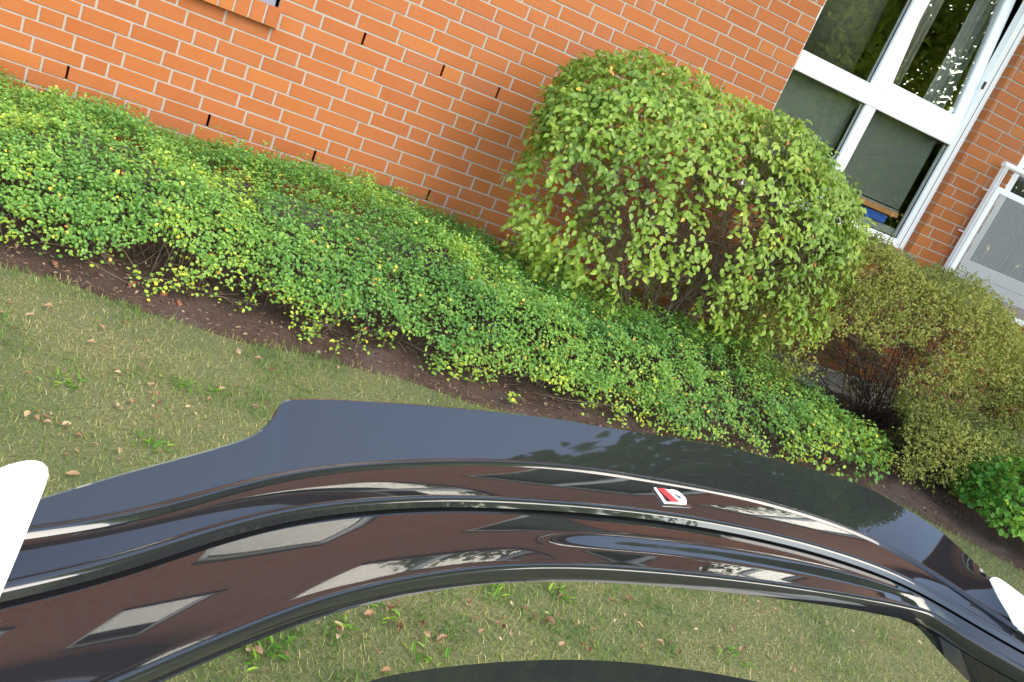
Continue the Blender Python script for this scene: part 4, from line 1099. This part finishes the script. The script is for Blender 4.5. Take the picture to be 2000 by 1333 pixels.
def smoothstep(a, b, x):
    t = np.clip((x-a)/(b-a), 0, 1); return t*t*(3-2*t)

def build_wing():
    def soft(P, sg):
        k = np.exp(-.5*(np.arange(-3*sg, 3*sg+1)/sg)**2); k /= k.sum(); h = 3*sg
        Q = np.vstack([2*P[0]-P[h:0:-1], P, 2*P[-1]-P[-2:-h-2:-1]])
        return np.stack([np.convolve(Q[:,c], k, 'valid') for c in range(3)], 1)
    A = resample(WA, NS); A[:,2] = soft(A, 1)[:,2]
    B, C, D, E = (soft(resample(W, NS), 3) for W in (WB, WC, WD, WE))
    tg = unit(np.gradient(C, axis=0)); fwd = unit(np.stack([tg[:,1], -tg[:,0], 0*tg[:,0]], 1))     # horizontal, towards the viewer
    rel = D - C; cf = (rel*fwd).sum(1); ct = (rel*tg).sum(1); wr = smoothstep(.78, .94, np.linspace(0,1,NS))
    lim = .024; cf2 = np.where(cf < lim*2, lim + np.clip(cf, 0, None)**2/(4*lim), cf)          # the blades close up towards the right end
    D2 = C + fwd*cf2[:,None] + tg*(ct*(1-wr))[:,None]; D2[:,2] = D[:,2]
    D = D*(1-wr)[:,None] + D2*wr[:,None]
    td = unit(np.gradient(D, axis=0)); fd = unit(np.stack([td[:,1], -td[:,0], 0*td[:,0]], 1))
    E = D + fd*.0074; E[:,2] = .971
    Zv = np.array([0,0,1.])
    sp = np.linspace(0,1,NS)
    off = lambda P, f, z: P + fwd*np.asarray(f)[...,None] + Zv*np.asarray(z)[...,None]
    one = np.ones(NS)
    # --- upper flap: A edge to the bead at B (own part)
    sec = []
    for t in np.linspace(0, 1, 9):
        P = A*(1-t) + B*t
        sec.append(P)
    und = [off(B, one*.0, one*-.010), off((A+B)/2, one*-.004, one*-.010), off(A, one*-.003, one*-.007), off(A, one*-.003, one*-.001)]
    loft('flap', sec + und, M['black'], True, 30)
    # --- bead between flap and band
    sec = []
    for a in np.linspace(-1, 1, 13):
        sec.append(off(B, one*(a*.0062 + .003), one*(.0036*math.cos(a*math.pi/2) - .0012 - .0012*a)))
    sec.append(off(B, one*.006, one*-.008)); sec.append(off(B, one*-.001, one*-.008))
    loft('bead', sec, M['black'], True, 24)
    # --- band B to lip C, groove and lower blade to D and E, closed underneath
    sec = []
    for t in np.linspace(0, 1, 9):
        P = B*(1-t) + C*t
        sec.append(P + Zv*(-.0015 + .0012*math.sin(t*math.pi)))
    lip = [(.0115*math.sin(a), -.0105*(1-math.cos(a))) for a in np.linspace(.10,.58,9)*math.pi/2] + [(.0115,-.0105)]
    for f, z in lip: sec.append(off(C, one*f, one*z))
    und = [off(C, one*.003, one*-.018), off((B+C)/2, one*0, one*-.020), off(B, one*-.004, one*-.014)]
    loft('upper_blade', sec + und, M['black'], True, 20)
    C2 = off(C, one*.0150, one*-.0135)
    sec = [off(C, one*-.002, one*-.0175), off(C, one*.0122, one*-.0168)]
    step = smoothstep(.38,.50,sp)*(1-smoothstep(.74,.90,sp))
    for t in np.linspace(0, 1, 22):
        P = C2*(1-t) + D*t
        st = .0075*step*(smoothstep(.40,.72,t) - t)
        cr = .0015*math.sin(t*math.pi)
        sec.append(P + Zv*(-st + cr)[:,None])
    for f, z in [(.0105*math.sin(a), -.0105*(1-math.cos(a))) for a in np.linspace(.10,.52,9)*math.pi/2] + [(.0082,-.0060)]:
        sec.append(D + fd*f + Zv*z)
    sec.append(E + Zv*.006); sec.append(E - fd*.002); sec.append(E - fd*.009 - Zv*.003)
    dep = off(C, one*.01, one*-.036)
    sec.append(E*.5 + dep*.5 + Zv*-.012); sec.append(dep)
    loft('lower_blade', sec, M['black'], True, 20)
    # --- down-turned tip on the right: grows out of the front edge towards the leg
    k0 = int(NS*.84)
    n2 = NS - k0
    q = np.linspace(0,1,n2)
    drop = .062*q**1.5
    Es = E[k0:]; fw = fwd[k0:]
    S = []
    for t in np.linspace(0,1,7):
        S.append(Es + fw*((-.003 - .012*t*q)[:,None]) + Zv*(-drop*t - .002)[:,None])
    for t in np.linspace(1,0,4):
        S.append(Es + fw*((-.018 - .012*t*q)[:,None]) + Zv*(-drop*t - .004)[:,None])
    loft('wing_tip', S, M['black'], True, 40)
    # --- second lip below the wing
    Fc = [(.80,-4.86,.845)] + list(WF)[1:-1] + [(2.02,-4.64,.845),(2.13,-4.70,.84)]
    Fl = resample(Fc, NS)
    tan = unit(np.gradient(Fl, axis=0)); fw = unit(np.stack([tan[:,1], -tan[:,0], 0*tan[:,0]],1))
    S = []
    for f, z in [(0,-.002),(.001,0),(.02,-.009),(.045,-.020),(.070,-.030),(.078,-.034),(.082,-.040),(.083,-.048),(.076,-.054),(.04,-.046),(.0,-.016)]:
        S.append(Fl + fw*f + Zv*z)
    loft('lower_lip', S, M['black'], True, 40)
    return A, B, C, D, E
WCURV = build_wing()

def plate(name, pts, nvec, th, label=None):
    mb = MB()
    P = [Vector(p) for p in resample(list(pts)+[pts[0]], 64)[:-1]]
    nv = Vector(nvec).normalized()
    mb.prism([p - nv*th for p in P], nv*th)
    o = mb.build(name, M['white_gloss']); child(o, wing)
    bv = o.modifiers.new('rounding', 'BEVEL'); bv.width = .0015; bv.segments = 3; bv.limit_method = 'ANGLE'
    if label: o['label'] = label
    return o
plate('end_plate', PL, (1,-.5,.3), .004, 'white rounded end plate at the left of the wing')
plate('end_plate', PR, (-1,-.5,.3), .010, 'slim white end plate at the right of the wing')
# legs that carry the wing, below the picture
def leg(pts, nv):
    mb = MB(); mb.prism([Vector(p) for p in pts], Vector(nv)); o = mb.build('support_leg', M['black']); child(o, wing); return o
leg([(.782,-4.90,.95),(.782,-4.74,.95),(.74,-4.68,0),(.74,-4.95,0)], (-.014,0,0))
leg([(2.118,-4.72,.93),(2.118,-4.60,.93),(2.16,-4.55,0),(2.16,-4.78,0)], (.014,0,0))
for x in (.733, 2.167):
    o = MB().box(x-.06, x+.06, -4.97 if x < 1 else -4.80, -4.66 if x < 1 else -4.53, -.004, .012, .004).build('foot_plate', M['black']); child(o, wing)

# badge on the upper blade
def badge():
    nv = Vector(BD_n)
    def lift(P, h): return [Vector(q) + nv*h for q in P]
    base = MB().prism(lift(BD_base, -.0006), nv*.0014).build('badge', M['chrome']); child(base, wing)
    base['label'] = 'small badge with a red slash and white letter shapes'
    def piece(name, poly, mat, h=.0009, z0=.0009):
        o = MB().prism(lift(poly, z0), nv*h).build(name, mat); child(o, base); return o
    piece('badge_field', BD_base[:6] + BD_base[7:], M['black'], .0003, .0007)
    piece('stroke', BD_frame_a, M['badge_white'], .0010, .0011); piece('stroke', BD_frame_b, M['badge_white'], .0008, .0011)
    piece('red_slash', BD_red, M['badge_red'], .0012, .0011)
    # ring-shaped letter: strip between the outer and the inner outline
    oc = np.array(BD_dout); ic = np.array(BD_din); n = 40
    def loop(P):
        Q = np.vstack([P, P[:1]]); s = np.r_[0, np.cumsum(np.linalg.norm(np.diff(Q, axis=0), axis=1))]
        t = np.linspace(0, s[-1], n, endpoint=False)
        return np.stack([np.interp(t, s, Q[:,k]) for k in range(3)], 1)
    O = loop(oc); I = loop(ic)
    sh = np.argmin(np.linalg.norm(I - O[0], axis=1)); I = np.roll(I, -sh, axis=0)
    nn = np.array(BD_n); V = np.concatenate([O + nn*.0011, I + nn*.0011, O + nn*.0023, I + nn*.0023]); F = []
    for i in range(n):
        j = (i+1) % n
        F += [(2*n+i,2*n+j,3*n+j,3*n+i),(i,j,2*n+j,2*n+i),(n+i,3*n+i,3*n+j,n+j)]
    o = bpy.data.objects.new('letter', npmesh('letter', V, F, M['badge_white'])); link(o); child(o, base)
badge()

# ---------------------------------------------------------------- grass
def build_grass():
    def area(n, x0, x1, y0, y1):
        return np.stack([rng.uniform(x0,x1,n), rng.uniform(y0,y1,n), np.zeros(n)],1)
    P = area(560000, -2.2, 8.5, -6.2, -1.6)
    px, py, dep = project(P)
    inv = (px > -450) & (px < 2450) & (py > -100) & (py < 1750)
    pr = np.where(inv, np.clip(1.15/np.maximum(dep,.5)*1.9, .25, 1.0), .35)
    e = lawn_edge(P[:,0])
    pr = pr*np.where(P[:,1] < e-.005, 1, np.where(P[:,1] < e+.06, .10, 0))
    P = P[rng.random(len(P)) < pr]
    n = len(P)
    green = vnoise(P, 1.5, 51)*.36 + vnoise(P, 5.0, 52)*.40 + vnoise(P, 16., 53)*.34      # high: lush
    lush = smoothstep(.46, .76, green)
    h = rng.uniform(.010,.025,n)*(1+.45*lush) * np.where(rng.random(n) < .03, 1.5, 1)
    az = rng.uniform(0,2*math.pi,n); lean = rng.uniform(.45,1.45,n)*(1-.25*lush)
    d = np.stack([np.cos(az)*np.sin(lean), np.sin(az)*np.sin(lean), np.cos(lean)],1)
    side = unit(np.cross(d, np.array([0,0,1.])) + 1e-4)
    w = rng.uniform(.0006,.0015,n)*(1+.35*lush)
    mid = P + d*(h*.55)[:,None]
    d2 = d.copy(); d2[:,2] -= .45; d2 = unit(d2)
    tip = mid + d2*(h*.6)[:,None]; tip[:,2] = np.maximum(tip[:,2], .002)
    P[:,2] -= .004
    V = np.stack([P - side*w[:,None], P + side*w[:,None], mid + side*(w*.8)[:,None], mid - side*(w*.8)[:,None], tip],1).reshape(-1,3)
    b = np.arange(n)*5
    F4 = np.stack([b,b+1,b+2,b+3],1); F3 = np.stack([b+3,b+2,b+4,b+4],1)
    # tips as triangles: separate index list of 3
    v = np.clip(.62 - .48*lush - .30*(vnoise(P,3,54)-.5) + rng.normal(0,.22,n), 0, 1)
    F = np.concatenate([np.stack([b,b+1,b+2],1), np.stack([b,b+2,b+3],1), np.stack([b+3,b+2,b+4],1)])
    me = npmesh('grass', V, F, M['grass'], {'rnd': np.concatenate([v,v,v])})
    o = link(bpy.data.objects.new('grass', me))
    tag(o, 'short dry yellow green grass of the lawn', 'grass', kind='stuff')
    print('blades', n)
build_grass()

# ---------------------------------------------------------------- fallen leaves on the lawn
def dry_leaf_mesh(seed):
    r = random.Random(seed)
    nl, nw = 6, 4
    V = []
    curl = r.uniform(.5, 1.5); bend = r.uniform(-.9, .9); tw = r.uniform(-.7,.7)
    for i in range(nl+1):
        t = i/nl
        w = .5*math.sin(math.pi*min(1, t*.93+.05))**.8*r.uniform(.85,1.1)
        for j in range(nw+1):
            s = (j/nw-.5)*2
            a = s*curl
            y = w*math.sin(a)/curl*.62; z = w*(1-math.cos(a))/curl*.9
            ca, sa = math.cos(tw*t), math.sin(tw*t)
            y, z = y*ca - z*sa, y*sa + z*ca
            x = t + .03*r.uniform(-1,1)
            z += bend*.22*math.sin(t*math.pi) + .02*r.uniform(-1,1)
            V.append((x-.5, y, z))
    zm = min(v[2] for v in V); V = [(x,y,z-zm) for x,y,z in V]
    F = [(i*(nw+1)+j, (i+1)*(nw+1)+j, (i+1)*(nw+1)+j+1, i*(nw+1)+j+1) for i in range(nl) for j in range(nw)]
    return npmesh('dry_leaf', V, F, M['dry'], smooth=True)
DRY = [dry_leaf_mesh(s) for s in range(14)]
def fallen(x, y, L, zz=.017):
    o = bpy.data.objects.new('fallen_leaf', rnd.choice(DRY)); link(o)
    o.location = (x, y, zz); o.rotation_euler = (rnd.uniform(-.25,.25), rnd.uniform(-.3,.3), rnd.uniform(0,6.283))
    s = L; o.scale = (s, s*rnd.uniform(.8,1.15), s*rnd.uniform(.8,1.1))
    tag(o, 'curled brown dry leaf fallen on the lawn', 'leaf', 'dry leaves fallen on the lawn')
for x, y in FALL:
    fallen(x, y, rnd.uniform(.019,.036))
    if rnd.random() < .45: fallen(x + rnd.uniform(-.06,.06), y + rnd.uniform(-.06,.06), rnd.uniform(.012,.024))
for i in range(75):
    x = rnd.uniform(.2, 4.6); y = rnd.uniform(-3.75, -2.05)
    fallen(x, y, rnd.uniform(.012,.024))

# ---------------------------------------------------------------- seedlings, weeds, brick fragments
ORD = ['leftmost','second','third','fourth','fifth','sixth','seventh','eighth','ninth','tenth','eleventh','twelfth','thirteenth']
def nth(i, n): return 'leftmost' if i == 0 else ('rightmost' if i == n-1 else ORD[i] + ' from the left')
SEED = [(1.51,-1.74),(1.63,-1.77),(1.72,-1.72),(2.12,-1.75),(2.2,-1.76),(2.28,-1.78),(2.43,-1.5),(2.5,-1.86),(3.04,-1.66),(3.15,-1.78),(2.82,-1.6),(1.86,-1.64),(1.23,-1.5)]
def seedling(x, y, i):
    root = empty('seedling', (x, y, 0), 'small green seedling on the soil strip before the hedge, ' + nth(i, len(SEED)), 'seedling', 'seedlings on the soil strip')
    n = rnd.randint(10, 22); h = rnd.uniform(.05, .13)
    zz = np.array([rnd.uniform(.012, h) for _ in range(n)])
    pos = np.stack([np.array([rnd.gauss(0,.018) for _ in range(n)]), np.array([rnd.gauss(0,.018) for _ in range(n)]), zz],1)
    az = np.array([rnd.uniform(0,6.283) for _ in range(n)])
    along = np.stack([np.cos(az), np.sin(az), 0*az-.1],1); ln = unit(np.array([0,-.2,1.]) + np.array([[rnd.gauss(0,.3) for _ in range(3)] for _ in range(n)]))
    L = np.array([rnd.uniform(.016,.030) for _ in range(n)])
    V, F = leaves(pos, along, ln, L, L*.75)
    o = bpy.data.objects.new('foliage', npmesh('foliage', V, F, M['hedge_leaf'], {'rnd': np.repeat(np.clip(rng.normal(.66,.12,n),0,.92),2)})); link(o, root); o['kind'] = 'stuff'
    MB().tube([(0,0,-.03),(.004,0,h*.5),(0,.004,h)], .0018, 6).build('stem', M['bark'], root)
SEED.sort()
for i, (x, y) in enumerate(SEED): seedling(x, y, i)

WEED = [(1.01,-2.41),(1.11,-2.42),(.65,-2.55),(.95,-2.84),(1.61,-3.47),(1.7,-3.63),(1.32,-3.65),(1.5,-3.56),(1.25,-3.68),(2.26,-3.28),(2.01,-3.31),(2.83,-3.47)]
BLADE = np.array([(0,0,0),(.3,-.5,.10),(.7,-.42,.10),(1,0,-.06),(.7,.42,.10),(.3,.5,.10)])
WEED.sort()
for wi, (x, y) in enumerate(WEED):
    root = empty('lawn_weed', (x, y, 0), 'flat green rosette weed in the lawn, ' + nth(wi, len(WEED)), 'weed', 'rosette weeds in the lawn')
    n = rnd.randint(14, 26)
    az = np.array([rnd.uniform(0,6.283) for _ in range(n)]); el = np.array([rnd.uniform(.15,.7) for _ in range(n)])
    along = np.stack([np.cos(az)*np.cos(el), np.sin(az)*np.cos(el), np.sin(el)],1)
    pos = along*.006 + np.stack([rng.normal(0,.025,n), rng.normal(0,.025,n), 0*az+.004],1)
    L = rng.uniform(.016,.038,n)
    V, F = leaves(pos, along, np.tile([0,0,1.],(n,1))+rng.normal(0,.2,(n,3)), L, L*rng.uniform(.12,.28,n), BLADE)
    o = bpy.data.objects.new('leaves', npmesh('leaves', V, F, M['green_leaf'], {'rnd': np.repeat(np.clip(rng.normal(.55,.2,n),0,1),2)})); link(o, root); o['kind'] = 'stuff'
FRAG = [(.45,-1.60,.035),(.75,-1.61,.045),(.88,-1.64,.04),(.95,-1.69,.03)]
for fi, (x, y, s) in enumerate(FRAG):
    V = np.array(MB().box(-1,1,-.7,.7,-.5,.5,.25).v); V = V*(1+rng.normal(0,.12,V.shape))
    mb = MB().box(-1,1,-.7,.7,-.5,.5,.25); mb.v = [tuple(p*s*.42) for p in V]
    o = mb.build('brick_fragment', M['frag']); o.location = (x, y, .012); o.rotation_euler = (rnd.uniform(-.3,.3), rnd.uniform(-.3,.3), rnd.uniform(0,6))
    tag(o, 'broken brick piece on the soil before the hedge, ' + nth(fi, len(FRAG)), 'brick piece', 'broken brick pieces on the soil')
# mulch crumbs, dead leaves and twigs on the soil strip
n = 7000
px_ = rng.uniform(-1.5, 6.5, n); py_ = rng.uniform(-1.95, -.9, n); ok = py_ > lawn_edge(px_)+.01
px_, py_ = px_[ok], py_[ok]; n = len(px_)
az = rng.uniform(0,6.283,n)
V, F = leaves(np.stack([px_,py_,rng.uniform(.0,.02,n)],1), np.stack([np.cos(az),np.sin(az),rng.normal(0,.25,n)],1), unit(np.array([0,0,1.])+rng.normal(0,.4,(n,3))), rng.uniform(.008,.03,n), rng.uniform(.004,.012,n))
mt = leaf_mat('mulch_bits', [(0,(.05,.028,.02)),(.5,(.13,.075,.05)),(.85,(.26,.16,.10)),(1,(.42,.32,.22))], .8, .05)
o = link(bpy.data.objects.new('soil_litter', npmesh('soil_litter', V, F, mt, {'rnd': np.repeat(rng.random(n),2)})))
tag(o, 'brown crumbs and dead leaf bits on the soil strip', 'litter', kind='stuff')

# ---------------------------------------------------------------- trees behind the viewer (mirrored in panes and paint; the last only added to dim the door glass)
def tree(name, x, y, H, R, z0, label, N=7000, seed=80, gap=.74, ls=1.0):
    root = empty(name, (x, y, 0), label, 'tree', 'trees opposite the building')
    mb = MB(); mb.tube([(0,0,-.1),(.05,0,H*.25),(-.04,.06,H*.5),(0,0,H*.85)], [.20,.15,.11,.03], 10)
    for k in range(9):
        a = k*2.4; zz = z0*.8 + (H-z0)*.08*k
        mb.tube([(0,0,zz),(math.cos(a)*R*.5,math.sin(a)*R*.5,zz+.5),(math.cos(a)*R*.85,math.sin(a)*R*.85,zz+1.1)], [.07,.04,.015], 7)
    sharp(mb.build('trunk', M['bark_grey'], root), 60)
    u = unit(rng.normal(0,1,(N,3)))*(rng.random((N,1))**.45)
    P = np.array([0,0,(H+z0)/2]) + u*np.array([R,R,(H-z0)/2])
    P[:,:2] *= np.interp(P[:,2], [z0,(H+z0)/2,H], [1.0,1.05,.75])[:,None]
    P = P + (vnoise(P, .9, seed)-.5)[:,None]*unit(u)*1.4
    P = P[vnoise(P, 1.3, seed+1) < gap]; n = len(P)
    V, F = leaves(P, rng.normal(0,1,(n,3)), unit(np.array([0,0,.8])+rng.normal(0,.6,(n,3))), rng.uniform(.06,.12,n)*ls, rng.uniform(.045,.08,n)*ls)
    v = np.clip(.6*vnoise(P,1.1,seed+2)+rng.normal(0,.15,n)+.1,0,1)
    o = bpy.data.objects.new('crown', npmesh('crown', V, F, M['tree_leaf'], {'rnd': np.repeat(v,2)})); link(o, root); o['kind'] = 'stuff'
tree('broadleaf_tree', 9.3, -5.1, 14.5, 2.2, 2.5, 'tall slender leafy tree mirrored in the wing paint beside the lawn', 45000, 80, .84, 1.4)
tree('broadleaf_tree', 11.6, -8.8, 6.4, 2.8, .0, 'broad leafy tree mirrored in the window panes', 45000, 85, .82, 1.4)
tree('broadleaf_tree', 15.8, -13.6, 9.0, 3.6, .0, 'leafy tree mirrored in the window panes, farthest from the wall', 36000, 90, .84, 1.6)
tree('broadleaf_tree', 14.6, -6.4, 7.5, 2.5, .0, 'unseen tree added to darken the balcony door reflection', 30000, 95, .9, 1.4)  # added out of view to block bright sky mirrored in the door
